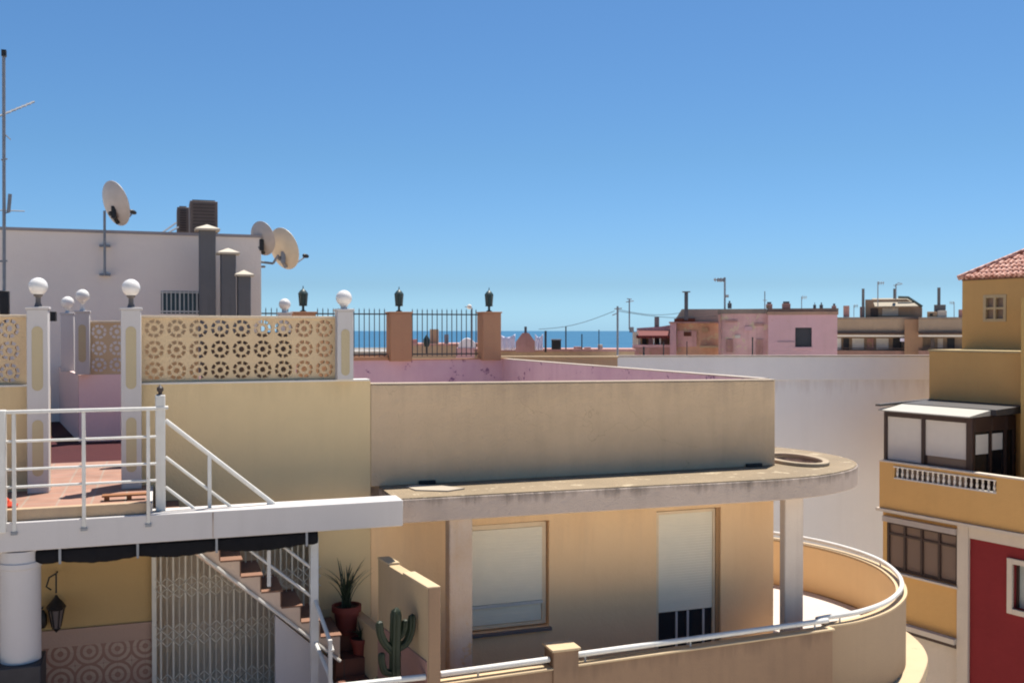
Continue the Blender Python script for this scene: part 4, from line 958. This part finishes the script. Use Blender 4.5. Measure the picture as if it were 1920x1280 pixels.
# balcony
b0, _ = Rpz(1676, 880); b1, _ = Rpz(1868, 900)
RB().wall(0, PE, 0, .14, -4.52, -3.34, [(b0, b1, -3.72, -3.42)]).build('balcony_wall', YELD, rbld, bevel=.006)
RB().box(.0, PE, -.02, .16, -3.339, -3.30).build('balcony_coping', CREAM, rbld, bevel=.005)
RB().box(-.03, .14, .142, 2.0, -4.52, -3.34).build('balcony_end_wall', YELD, rbld)
bal = RB().box(b0, b1, .0, .10, -3.735, -3.70).box(b0, b1, -.025, .12, -3.44, -3.41).build('balustrade', STRIPM, rbld)
n_ = 19
for i in range(n_):
    pc_ = b0 + (b1 - b0) * (i + .5) / n_; xx = RX(pc_, .05, -3.70)
    MB().lathe(xx, [(.03, 0), (.03, .025), (.02, .04), (.036, .09), (.03, .13), (.018, .17), (.03, .2), (.02, .225), (.03, .24), (.03, .262)], 10).build('baluster', STRIPM, bal)
RB().box(0, 5.2, .142, 4, -4.66, -4.5).build('balcony_floor', TANC, rbld)
# sunroom
se, _ = Rpz(1822, 850, .3); s0, _ = Rpz(1658, 800, .3)
zt = -2.06
sr_ = RB()
for (a, c) in ((s0, s0 + .09), (Rpz(1728, 800, .3)[0], Rpz(1728, 800, .3)[0] + .10), (se - .14, se + .03)): sr_.box(a, c, .28, .38, -3.9, zt)
sr_.box(s0 + .091, se - .141, .285, .375, zt - .14, zt); sr_.box(s0 + .091, se - .141, .285, .375, -3.40, -3.30)
for q_ in (1.02, 1.62, 1.98): sr_.box(se - .05, se + .03, q_ - .05, q_ + .03, -4.49, zt)
sr_.box(se - .05, se + .03, .381, .97, zt - .35, zt); sr_.box(se - .05, se + .03, 1.051, 1.57, zt - .35, zt); sr_.box(se - .05, se + .03, 1.651, 1.93, zt - .35, zt)
RB().box(s0 + .05, se - .14, .30, .40, -4.49, -3.43).build('sunroom_base', plaster('sunroom_base', (.42, .33, .25)), rbld)
so = sr_.build('sunroom', DBROWN, rbld, bevel=.008)
mid, _ = Rpz(1728, 800, .3)
RB().box(s0 + .095, mid - .002, .32, .335, -3.31, zt - .14).build('blind', BLIND, so)
RB().box(mid + .103, se - .145, .32, .335, -3.08, zt - .14).build('blind', BLIND, so)
RB().box(mid + .103, se - .145, .34, .35, -3.40, -3.08).build('pane', GLASSB, so)
RB().box(mid + .103, mid + .13, .31, .37, -3.3, -3.08).build('frame', DBROWN, so)
RB().box(se - .035, se - .02, .385, 2.0, -4.49, zt - .35).build('side_pane', glass('dark_sunroom_glass', (.012, .012, .014), .12), so)
RB().box(se - .018, se - .008, .47, .95, -2.95, zt - .42).build('side_blind', BLIND, so)
RB().box(se - .018, se - .008, 1.08, 1.52, -2.88, zt - .42).build('side_blind', BLIND, so)
RB().box(s0 + .05, se - .06, 2.1, 2.15, -4.4, zt).build('inner_wall', YELD, so)
rf = RB(); rf.hexa([(s0 - .05, .12), (se + .05, .12), (se + .05, .95), (s0 - .05, .95)], (zt + .001, zt + .001, zt + .02, zt + .02), (zt + .03, zt + .03, zt + .15, zt + .15)); rf.build('sunlit_roof_sheet', plain('white_roof_sheet', (.36, .34, .30), .6, var=.05), so)
rf = RB(); rf.hexa([(s0 - .12, .10), (s0 + .03, .10), (s0 + .03, 2.2), (s0 - .12, 2.2)], (zt + .12, zt + .12, zt + .18, zt + .18), (zt + .17, zt + .17, zt + .23, zt + .23))
rf.hexa([(s0 - .05, .951), (se + .2, .951), (se + .2, 2.18), (s0 - .05, 2.18)], (zt + .03, zt + .03, zt + .05, zt + .05), (zt + .17, zt + .17, zt + .23, zt + .23)); rf.build('dark_roof_edge', plain('dark_roof_trim', (.05, .045, .045), .6), so)
# penthouse block and tiled tower
tp0, _ = Rpz(1742, 700, 2.2); zt2 = Rpz(1760, 659, 2.2)[1]
RB().box(tp0, 2.75, 2.2, 6, -4.5, zt2).build('penthouse_wall', YELD, rbld, bevel=.01)
RB().box(tp0 - .02, 2.77, 2.18, 6.0, zt2 + .001, zt2 + .05).build('penthouse_coping', plaster('penthouse_cap', (.5, .38, .2)), rbld)
RB().box(2.80, PE, 1.6, 5, -4.5, .8).build('near_penthouse_wall', plaster('ochre_near', (.50, .33, .12), (.44, .28, .1), amt=.3), rbld)
T0, _ = Rpz(1804, 600, 3.6); TW = 3.4; ze = Rpz(1804, 522, 3.6)[1]
tw1, z1_ = Rpz(1846, 556, 3.6); tw2, z2_ = Rpz(1885, 600, 3.6)
RB().wall(T0, T0 + TW, 3.6, 3.85, zt2 + .051, ze, [(tw1, tw2, z2_, z1_)]).build('tower_wall', YELD, rbld)
RB().box(T0, T0 + .2, 3.852, 3.6 + TW, zt2 + .051, ze).build('tower_side_wall', YELD, rbld)
b = RB(); mx_, mz_ = (tw1 + tw2) / 2, (z1_ + z2_) / 2
for (a, c, e, f) in ((tw1 - .03, tw1 + .05, z2_ - .04, z1_ + .04), (tw2 - .05, tw2 + .03, z2_ - .04, z1_ + .04), (mx_ - .03, mx_ + .03, z2_ - .04, z1_ + .04)): b.box(a, c, 3.58, 3.66, e, f)
for (e, f) in ((z2_ - .04, z2_ + .04), (z1_ - .04, z1_ + .04), (mz_ - .03, mz_ + .03)): b.box(tw1 + .051, mx_ - .031, 3.582, 3.658, e, f); b.box(mx_ + .031, tw2 - .051, 3.582, 3.658, e, f)
o = b.build('tower_window', plaster('tan_frame', (.50, .38, .22)), rbld); RB().box(tw1, tw2, 3.67, 3.69, z2_, z1_).build('pane', plain('dusty_brown_pane', (.22, .15, .1), .4), o)
# tiled hip roof: barrel tiles on the facing slope
ea = .05; rise = 1.05
a0_, a1_ = T0 - ea, T0 + TW + ea; q0, q1 = 3.6 - ea, 3.6 + TW + ea; am, qm = (a0_ + a1_) / 2, (q0 + q1) / 2
b = RB(); b.add([(a0_, q0, ze + .0), (a1_, q0, ze), (a1_, q1, ze), (a0_, q1, ze), (am, qm, ze + rise)], [(0, 1, 4), (1, 2, 4), (2, 3, 4), (3, 0, 4), (0, 3, 2, 1)]); 
m_, ntt, bb = new_mat('roof_tiles')
tc = ntt.nodes.new('ShaderNodeTexCoord'); no = ntt.nodes.new('ShaderNodeTexNoise'); no.inputs['Scale'].default_value = 11; no.inputs['Detail'].default_value = 4; ntt.links.new(tc.outputs['Object'], no.inputs[0])
rp = ntt.nodes.new('ShaderNodeValToRGB'); rp.color_ramp.elements[0].color = (.26, .09, .055, 1); rp.color_ramp.elements[1].color = (.66, .40, .32, 1); rp.color_ramp.elements[0].position = .38; rp.color_ramp.elements[1].position = .62
ntt.links.new(no.outputs[0], rp.inputs[0]); ntt.links.new(rp.outputs[0], bb.inputs['Base Color']); bb.inputs['Roughness'].default_value = .85
ro = b.build('tower_roof', m_, rbld, smooth=False)
b = RB(); k = 0; x = a0_ + .07
while x < a1_:
    frac = 1 - abs(x - am) / (am - a0_); L_ = frac
    n_s = max(1, int(L_ * 9))
    for j in range(n_s):
        f0, f1 = j / 9, min((j + 1.12) / 9, L_ + .02)
        q_a, q_b = q0 - .02 + (qm - q0) * f0, q0 + (qm - q0) * f1
        b.tube([(x, q_a, ze + .012 + rise * f0), (x, q_b, ze - .006 + rise * f1)], [.062, .05], 6)
    x += .15
b.build('barrel_tiles', m_, ro)
b = RB(); b.tube([(a0_ - .03, q0 - .03, ze + .01), (am, qm, ze + rise + .03)], .075, 8); b.tube([(a1_ + .03, q0 - .03, ze + .01), (am, qm, ze + rise + .03)], .075, 8); b.build('hip_tiles', m_, ro)
RB().box(a0_ + .04, a1_ - .04, q0 + .04, 3.599, ze - .07, ze - .001).build('eave', plain('dark_eave', (.16, .08, .05), .8), rbld)

# ================================================================== WHITE BUILDING behind
ww = thing('white_building', 'big plain whitewashed blank wall behind the curved balcony', 'building', tuple(P(1450, 800, Y=29))[:2] + (GZ,))
A_ = P(1157, 668, Y=29); B_ = P(1775, 670, Y=29.5); dpt = C(0, 5)
def seg(a, c, off0, off1): 
    o0, o1 = C(0, off0), C(0, off1); return [(a.x + o0.x, a.y + o0.y), (c.x + o0.x, c.y + o0.y), (c.x + o1.x, c.y + o1.y), (a.x + o1.x, a.y + o1.y)]
MB().prism(seg(A_, B_, 0, 5), GZ, -1.44).build('wall', WGREY, ww)
MB().prism(seg(A_, B_, -.04, .3), -1.438, -.76).build('parapet', plaster('whitewashed_parapet', (.73, .735, .745), (.64, .64, .645), amt=.4, streak=.3, scale=.5), ww)
MB().prism(seg(A_, B_, -.07, .33), -.759, -.72).build('coping', plaster('stained_coping', (.36, .31, .28), (.22, .18, .16), amt=.6, streak=.2), ww)

# ================================================================== MIDDLE DISTANCE ROOFSCAPE
class Fr:
    """a building's own axes: x across the line of sight, y away from us, origin on the line of sight of one pixel column"""
    def __init__(s, pxc, D):
        s.c = P(pxc, 640, Y=D); s.c.z = 0
        s.d = Vector((s.c.x, s.c.y, 0)).normalized(); s.r = Vector((s.d.y, -s.d.x, 0)); s.D = Vector((s.c.x, s.c.y)).length
    def xf(s, x, y, z): q = s.c + s.r * x + s.d * y; return (q.x, q.y, z)
    def mb(s): return MB(s.xf)
    def _hit(s, px, py, y):
        d = P(px, py, Y=1.0); n = s.d; o = s.c + s.d * y; t = (o.x * n.x + o.y * n.y) / (d.x * n.x + d.y * n.y); return d * t
    def x(s, px, y=0): q = s._hit(px, 640, y); return (q - s.c).dot(s.r)
    def z(s, py, px=None, y=0): return s._hit(px if px is not None else s.pxc, py, y).z
    def box(s, px0, px1, py0, py1, y0, y1, pxm=None):
        m_ = (px0 + px1) / 2 if pxm is None else pxm
        z1 = s.z(py0, m_, y0); z0 = GZ if py1 is None else s.z(py1, m_, y0)
        return s.mb().box(s.x(px0, y0), s.x(px1, y0), y0, y1, z0, z1)
def bldg(name, label, cat, pxc, D, group=None):
    f = Fr(pxc, D); return f, thing(name, label, cat, f.xf(0, 0, GZ), group)
RUST = plaster('rust_band', (.12, .045, .03))
LIGHTP = plaster('pale_patched_wall', (.64, .39, .36), (.44, .25, .22), amt=.9, streak=.5, spots=.44, spotcol=(.58, .44, .30))
BRKD = plaster('grey_brown_parapet', (.26, .20, .16), (.14, .11, .09), amt=.7)

f, t = bldg('roof_wall', 'low tan roof wall right of the spiked fence, behind the corner house', 'wall', 1040, 26)
f.box(900, 1158, 671, None, 0, .3, 1158).build('wall', BEIGEH, t); f.box(898, 1160, 668, 670.8, -.03, .33, 1158).build('coping', TANC, t)
f, t = bldg('tan_house', 'flat tan house roof just beyond the low roof wall', 'house', 1050, 33)
f.box(890, 1190, 659, None, 0, 2).build('wall', STONEH, t); f.box(888, 1192, 654, 658.8, -.04, 2.05).build('coping', BRICKP, t)
for (a, c, yt) in ((1122, 1130, 646), (1076, 1090, 650), (1096, 1108, 651)): f.box(a, c, yt, 653.8, .3, .8).build('roof_vent', CAPM if a == 1122 else BRICKP, t)
f, t = bldg('brown_roof_wall', 'dark terracotta roof edge seen through the left fence panel', 'wall', 640, 28)
f.box(500, 752, 665, None, 0, .4).build('wall', ORP, t); f.box(500, 752, 659, 664.8, -.02, .42).build('coping', CAPM, t)
f, t = bldg('distant_house', 'low brown house seen through the right fence panel', 'house', 838, 45)
f.box(772, 908, 648, None, 0, 4).build('wall', BEIGEH, t); f.box(770, 910, 644, 647.8, -.04, 4).build('roof_edge', BRICKP, t)
f.box(806, 822, 617, 643.8, .6, 1.6).build('stair_head', STONEH, t); f.box(833, 841, 627, 643.8, .4, .9).build('water_tank', STEEL, t); f.box(772, 782, 636, 643.8, .4, .9).build('chimney', BRICKP, t)
f, t = bldg('sunlit_roof', 'bright rounded white roof seen through the fence beside the right pillar', 'roof', 876, 39)
x0, x1 = f.x(859), f.x(893); z0, z1 = f.z(652, 876), f.z(634, 876); n_ = 10
pr = [(x0, z0)] + [(x0 + (x1 - x0) * i / n_, z0 + (z1 - z0) * math.sin(math.pi * (.12 + .76 * i / n_))) for i in range(n_ + 1)] + [(x1, z0)]
f.mb().wallprism(pr, 0, 2).build('vault', plain('bright_white_roof', (.75, .70, .72), .7), t); f.box(855, 895, 652.2, None, -.02, 2.1).build('wall', PINKH, t)
f, t = bldg('gabled_chimney', 'small brown gabled chimney between the hanging sheets', 'chimney', 985, 31)
a, c = f.x(967), f.x(1004); zb_, zm, zt_ = f.z(660, 985), f.z(641, 985), f.z(624, 985)
f.mb().wallprism([(a, zb_), (c, zb_), (c, zm), ((a + c) / 2 + .1, zt_), ((a + c) / 2 - .1, zt_), (a, zm)], 0, .5).build('stack', BRICKP, t)
f.mb().box((a + c) / 2 - .04, (a + c) / 2 + .04, .2, .3, zt_ + .001, f.z(612, 985)).build('pipe', DUCT, t)
for (pa, pb2, lab) in ((936, 966, 'lilac white sheet hanging left of the gabled chimney'), (1003, 1018, 'small white sheet hanging right of the gabled chimney')):
    f = Fr((pa + pb2) / 2, 30.5); a, c = f.x(pa), f.x(pb2); z1, z0 = f.z(626, (pa + pb2) / 2), f.z(656, (pa + pb2) / 2); n_ = 16; vs = []
    for i in range(n_ + 1):
        for j in range(5): vs.append((a + (c - a) * i / n_, .05 * math.sin(i * 1.1) * (j / 4), z1 + (z0 - z1) * j / 4 - .10 * math.sin(math.pi * i / n_) * (1 - j / 4)))
    b = f.mb(); b.add(vs, [(i * 5 + j, i * 5 + j + 1, i * 5 + j + 6, i * 5 + j + 5) for i in range(n_) for j in range(4)])
    o = b.build('hanging_sheet', SHEET); md = o.modifiers.new('t', 'SOLIDIFY'); md.thickness = .008; tag(o, lab, 'sheet', 'sheets drying on the roof')
for (px, yt, yb, r_, lab) in ((1023, 620, 660, .035, 'thick dark clothes post right of the hanging sheets'), (1061, 612, 655, .02, 'thin clothes post in front of the sea, left of the utility pole'), (1091, 626, 655, .018, 'short thin clothes post over the sea'), (1123, 618, 655, .014, 'thinnest post left of the utility pole'), (1207, 650, 672, .03, 'short post below the red awning'), (1244, 640, 668, .02, 'dark post right of the short one below the red awning'), (1411, 632, 668, .022, 'rusty thin post in front of the patched wall'), (1288, 640, 668, .015, 'thin post in front of the stone house')):
    a = P(px, yb, Y=31); c = P(px, yt, Y=31); tag(MB().tube([a, c], r_, 6).build('roof_post', IRON), lab, 'post', 'thin posts along the far roofs')
f = Fr(1043, 32); t = thing('rooftop_box', 'dark box beside the clothes post right of the sheets', 'box', f.xf(0, 0, f.z(655, 1043)))
f.box(1034, 1052, 638, 655, 0, .5).build('box_body', IRON, t, bevel=.02); f.box(1033, 1053, 635.5, 637.8, -.03, .53).build('lid', STEEL, t)
# utility pole and wires
up_ = thing('utility_pole', 'thin utility pole with crossarm rising over the sea horizon', 'utility pole', tuple(P(1158, 668, Y=32)))
MB().tube([P(1158, 668, Y=32), P(1158, 574, Y=32)], .035, 8).build('pole', STEEL, up_)
b = MB(); b.tube([P(1152, 579, Y=32), P(1166, 578, Y=32)], .022, 6); b.tube([P(1148, 591, Y=32), P(1158, 587, Y=32)], .018, 6); b.build('crossarm', STEEL, up_)
b = MB()
for (p_, q_) in ((P(1010, 617, Y=36), P(1152, 583, Y=32)), (P(1158, 580, Y=32), P(1285, 585, Y=38)), (P(1158, 583, Y=32), P(1343, 592, Y=38))):
    b.tube([p_.lerp(q_, t_) + Vector((0, 0, -.14 * math.sin(math.pi * t_))) for t_ in [i / 8 for i in range(9)]], .008, 4)
tag(b.build('overhead_wire', IRON), 'thin overhead wires running from the utility pole', 'wire')
def aerial(label, px, yt, yb, Y, arms, r_=.03, group='aerials on the far roofs', name='roof_aerial', cat='aerial'):
    t = thing(name, label, cat, tuple(P(px, yb, Y=Y)), group)
    MB().tube([P(px, yb, Y=Y), P(px, yt, Y=Y)], r_, 6).build('mast', STEEL, t)
    b = MB()
    for (x0, y0, x1, y1) in arms: b.tube([P(x0, y0, Y=Y), P(x1, y1, Y=Y + .2)], r_ * .7, 5)
    b.build('aerial_arms', STEEL, t); return t
def yagi(px, py, L_, n=5, s_=1):
    return [(px, py, px + L_ * s_, py - 1)] + [(px + L_ * s_ * (i + .5) / n, py - 4 + i * .3, px + L_ * s_ * (i + .5) / n, py + 3 - i * .3) for i in range(n)]
aerial('slender aerial between the utility pole and the red awning', 1180, 560, 618, 44, [(1174, 566, 1188, 564), (1176, 560, 1184, 561)])
a_ = aerial('tall aerial with box shaped head above the patched pink house', 1359, 520, 600, 38, yagi(1360, 525, 22, 4, -1), .035)
q = P(1351, 525, Y=38); b = MB(); b.box(q.x - .1, q.x + .08, q.y - .1, q.y + .1, q.z - .06, q.z + .06); b.tube([P(1360, 555, Y=38), P(1366, 555, Y=38)], .06, 6); b.build('amplifier', STEEL, a_)
aerial('faint thin aerial behind the pink house chimneys', 1434, 546, 580, 42, [(1431, 563, 1438, 563)], .02)
aerial('small aerial between the two pink house chimney groups', 1503, 556, 582, 42, yagi(1503, 558, 10, 3), .016)
aerial('thin aerial with flag shaped top on the far tilted roof', 1646, 528, 575, 60, yagi(1646, 531, 12, 3), .03)
aerial('short aerial on a pipe over the tilted grey roof', 1680, 532, 562, 60, [(1675, 535, 1690, 533), (1678, 538, 1684, 530), (1684, 530, 1692, 532)], .03)
aerial('small aerial on the beige roof left of the far tilted roof', 1601, 572, 600, 62, yagi(1601, 574, 8, 3), .02)
aerial('small aerial just left of the ochre tower', 1789, 566, 603, 60, yagi(1789, 568, 9, 3, -1), .02)
sl = aerial('street lamp mast just above the fence left of the right pillar', 885, 578, 650, 37, ((872, 575, 886, 578),), .025, None, 'street_lamp', 'street lamp')
MB().ball(P(880, 575, Y=37), .09, 12, 8).build('lamp_head', BLIND, sl)
t = thing('dark_lantern_post', 'dark post lamp seen low behind the right fence panel', 'lamp', tuple(P(800, 660, Y=28)))
MB().tube([P(800, 662, Y=28), P(800, 640, Y=28)], .03, 6).build('post', IRON, t); MB().lathe(P(800, 650, Y=28), [(.06, 0), (.1, .1), (.1, .2), (.04, .3), (.01, .34)], 8).build('lantern', LANT, t)

# house with the dark red awning
f, t = bldg('awning_house', 'low pinkish house with long dark red awning, at the right end of the sea', 'house', 1225, 44)
f.box(1185, 1262, 651, None, -1.2, 1.0).build('front_wall', BRICKP, t)
f.box(1186, 1262, 646, 650.8, -1.2, -1.1).build('sill_band', PINKH, t)
f.box(1197, 1264, 619, 650.8, .6, 3).build('recessed_wall', STONEH, t)
f.box(1186, 1197, 622, 645.8, -1.2, -.9).build('corner_pier', CREAM, t)
f.box(1180, 1188, 613, 623, -.8, -.3).build('roof_tank', STEEL, t)
f.mb().wallprism([(f.x(1194), f.z(619, 1194)), (f.x(1270), f.z(619, 1270)), (f.x(1270), f.z(607, 1270)), (f.x(1240), f.z(612, 1240)), (f.x(1194), f.z(615, 1194))], -.4, 3).build('roof', PINKH, t)
f.mb().sideprism([(-.42, f.z(619.5, 1225)), (-1.25, f.z(629, 1225, -1.25)), (-1.25, f.z(634, 1225, -1.25)), (-1.22, f.z(634, 1225, -1.25)), (-1.2, f.z(630, 1225, -1.25)), (-.41, f.z(621, 1225))], f.x(1194), f.x(1257)).build('awning', AWNR, t)
for (a, c, m2) in ((1204, 1212, DARKH), (1216, 1226, PINKH), (1230, 1237, DARKH), (1240, 1252, BRICKP)): f.box(a, c, 633, 650, .5, .59).build('opening', m2, t)
for px in (1199, 1226, 1238): f.mb().tube([(f.x(px, -1.1), -1.1, f.z(646, px, -1.1)), (f.x(px, -1.1), -1.1, f.z(631, px, -1.1))], .035, 5).build('awning_support', METALW, t)
f.box(1227, 1236, 594, 616, 1, 1.35).build('flue', DUCT, t)
# stone house
f, t = bldg('stone_house', 'peach stone house with sloping grey roof block and tall flue', 'house', 1308, 42)
f.box(1258, 1352, 606, None, 0, 4).build('wall', plaster('peach_stone', (.60, .37, .25), (.42, .24, .16), amt=.8, streak=.3, spots=.45, spotcol=(.56, .44, .27)), t)
f.box(1256, 1268, 604, None, -.3, -.005).build('corner_pier', PINKH, t)
f.box(1254, 1352, 603, 605.8, -.35, 4.1).build('brown_eave', BRICKP, t)
z0, z1 = f.z(602.8, 1310), f.z(579, 1310)
f.mb().wallprism([(f.x(1263), z0), (f.x(1352), z0), (f.x(1352), z1), (f.x(1278), z1)], .3, 3.5).build('roof_block', ROOFG, t)
f.box(1264, 1303, 597, 602.5, .15, .29).build('rust_flashing', RUST, t)
f.box(1283, 1290, 548, 600, -.1, .12).build('flue', DUCT, t)
f.box(1279, 1294, 546, 547.8, -.16, .18).build('flue_cap', DUCT, t)
f.box(1312, 1350, 648, 652, -.3, -.01).build('ledge', TANC, t)
f.box(1270, 1306, 620, 650, -.05, -.002).build('patched_panel', LIGHTP, t)
for (a, c, y0, y1) in ((1282, 1296, 622, 630), (1316, 1328, 614, 622)): f.box(a, c, y0, y1, -.08, -.052).build('stain_board', RUST if a == 1282 else STONEH, t)
# pink house with patched wing
f, t = bldg('pink_house', 'pink house with single dark window and patched brown wing at its left', 'house', 1460, 37)
wz1, wz0 = f.z(614, 1507), f.z(650, 1507); zt_ = f.z(590, 1505)
f.mb().wall(f.x(1440), f.x(1570), 0, .25, GZ, zt_, [(f.x(1491), f.x(1522), wz0, wz1)]).build('front_wall', PINKH, t)
f.box(1347, 1440, 588, None, .35, 4).build('patched_wing', LIGHTP, t)
f.box(1438, 1572, 584, 589.8, -.05, 4).build('brown_parapet', plaster('brown_parapet', (.36, .22, .15), (.2, .13, .1), amt=.7), t)
f.box(1345, 1437, 579, 587.8, .3, 4).build('wing_parapet', BRKD, t)
f.box(1438, 1572, 578, 583.8, .4, 4).build('rear_parapet', BRKD, t)
f.box(1347, 1352, 590, None, .2, .345).build('corner_pipe', BRICKP, t)
for (a, c, y0, y1, m2) in ((1396, 1410, 612, 620, PINKH), (1378, 1388, 628, 634, CREAM), (1360, 1382, 600, 604, BRICKP), (1414, 1432, 606, 611, BRICKP), (1418, 1430, 636, 668, BRICKP), (1362, 1374, 636, 660, BRICKP)): f.box(a, c, y0, y1, .30, .348).build('render_patch', m2, t)
o = f.mb().box(f.x(1491), f.x(1522), .15, .17, wz0, wz1).build('window', plain('dark_shutter', (.03, .03, .035), .5), t)
f.mb().box(f.x(1490), f.x(1523), -.03, .0, wz0 - .08, wz0 - .02).build('sill', PINKH, o)
f.box(1458, 1490, 639, 641.5, -.012, -.001).build('cable_duct', plain('mauve_duct', (.3, .2, .22)), t)
for (pa, pb2, yt, m2) in ((1364, 1371, 568, DUCT), (1436, 1448, 570, BRICKP), (1466, 1482, 569, BRICKP), (1525, 1530, 571, DUCT), (1537, 1543, 571, DUCT), (1560, 1568, 573, BRICKP)):
    f.box(pa, pb2, yt, 577.9, 1, 1.4).build('chimney', m2, t, bevel=.01)
    f.box(pa + 2, pb2 - 2, yt - 4, yt - .1, 1.1, 1.3).build('chimney_pot', DUCT, t)
# beige houses
WALLUP = plaster('beige_upper', (.34, .25, .175), (.25, .18, .125), amt=.5, streak=.3); WALLLO = plaster('brown_red_render', (.26, .15, .12), (.16, .1, .08), amt=.6)
def galleryhouse(f, t, pl_, pr_, wins, up=WALLUP):
    f.box(pl_, pr_, 598, 625, 0, 4).build('upper_wall', up, t); f.box(pl_, pr_, 594.5, 597.8, -.05, 4).build('parapet_cap', BRKD, t)
    f.box(pl_, pr_, 621, 657, 1.0, 4.002).build('gallery_wall', WALLUP, t); f.box(pl_, pr_, 657.2, None, -.05, 4).build('lower_wall', WALLLO, t)
    f.box(pl_, pr_, 622, 626, -.2, -.001).build('dark_eave', DBROWN, t); f.box(pl_, pr_ - 20, 628, 631, -.1, 0).build('white_beam', STRIPM, t)
    f.box(pl_, pr_, 652, 653.5, -.06, 0).build('gallery_rail', DBROWN, t)
    for (a, c, m2) in wins: f.box(a, c, 634, 655, .92, .99).build('window', m2, t)
f, t = bldg('beige_apartment_house', 'long beige house with covered gallery and window strip, right of the pink house', 'house', 1650, 62)
galleryhouse(f, t, 1566, 1728, ((1581, 1592, DARKH), (1598, 1620, BLIND), (1626, 1638, BRICKP), (1643, 1666, BLIND), (1674, 1690, DARKH), (1692, 1712, GLASSB), (1570, 1577, STRIPM)))
f.box(1688, 1709, 634, 640, -.1, 0).build('pale_blind', SHEET, t)  # blind in the same lilac white as the sheets
f.box(1581, 1592, 573, 594.3, .5, 1.1).build('chimney', BRICKP, t)
f.box(1696, 1730, 598.5, None, -.3, -.202).build('brown_corner', plaster('warm_brown', (.30, .18, .11)), t)
HUT = plaster('hut_render', (.38, .27, .19), (.26, .18, .12), amt=.7)
zh0, zh1 = f.z(594.3, 1670, 1), f.z(561, 1670, 1)
f.mb().wallprism([(f.x(1622, 1), zh0), (f.x(1729, 1), zh0), (f.x(1729, 1), f.z(577, 1729, 1)), (f.x(1700, 1), zh1), (f.x(1622, 1), zh1)], 1, 4).build('roof_hut', HUT, t)
f.mb().hexa([(f.x(1640), .3), (f.x(1722), .3), (f.x(1702), 1.6), (f.x(1634), 1.6)], (f.z(575, 1670),) * 2 + (zh1 + .01,) * 2, (f.z(573.5, 1670),) * 2 + (zh1 + .09,) * 2).build('tilted_roof', plaster('pale_tilted_roof', (.36, .31, .24), (.27, .23, .18)), t)
b = f.mb(); b.tube([(f.x(1684), .9, zh1 + .12), (f.x(1703), .9, zh1 + .1), (f.x(1730), .9, f.z(575, 1730, 1))], .09, 6); b.build('dark_verge', plain('green_verge', (.04, .06, .055), .6), t)
for (px, yt, yb, w_) in ((1618, 541, 594.3, 2.5), (1677, 541, 560, 2.5)): f.box(px - w_, px + w_, yt, yb, .6, .9).build('flue', DUCT, t)
f.box(1612, 1621, 575, 594.3, 1.2, 2).build('stair_head', BRICKP, t)
for (a, c, y0, y1, m2) in ((1654, 1684, 577, 592, CREAM), (1632, 1646, 578, 593, DBROWN)): f.box(a, c, y0, y1, .93, .99).build('hut_opening', m2, t)
f, t = bldg('far_beige_house', 'farther beige house with chimney cluster beside the ochre tower', 'house', 1772, 60)
galleryhouse(f, t, 1722, 1830, ((1745, 1752, GLASSB), (1758, 1768, CREAM), (1776, 1790, DARKH)), plaster('beige_upper_b', (.31, .235, .17), (.23, .17, .125), amt=.5))
for (pa, pb2, yt, m2, y0) in ((1738, 1757, 584, STONEH, .5), (1757.5, 1775, 582, CREAM, .5), (1751, 1773, 571, DUCT, .95), (1797, 1806, 580, BRICKP, .5)): f.box(pa, pb2, yt, 594.3, y0, y0 + .4).build('chimney', m2, t, bevel=.02)
f.box(1757, 1763, 539, 570.8, 1, 1.3).build('flue', DUCT, t)
f.box(1743, 1749, 588, 592, .45, .49).build('dark_vent', DARKH, t)
# a few low white houses near the shore
for i, (px, D, w_, d_, h_, lab) in enumerate(((795, 300, 12, 8, 3.6, 'low white seaside house far behind the right fence panel'), (1110, 330, 20, 8, 3.2, 'long low pale house near the shore left of the utility pole'), (690, 420, 16, 8, 3.4, 'far white house near the shore seen through the left fence panel'))):
    f = Fr(px, D); t = thing('seaside_house', lab, 'house', f.xf(0, 0, GZ), 'small houses near the shore')
    f.mb().box(-w_ / 2, w_ / 2, 0, d_, GZ, GZ + h_).build('wall', WGREY, t); f.mb().box(-w_ / 2 - .2, w_ / 2 + .2, -.2, d_ + .2, GZ + h_ + .001, GZ + h_ + .3).build('roof', ROOFG, t)

# ---- clean helper properties
for o in bpy.data.objects:
    if '_b' in o: del o['_b']
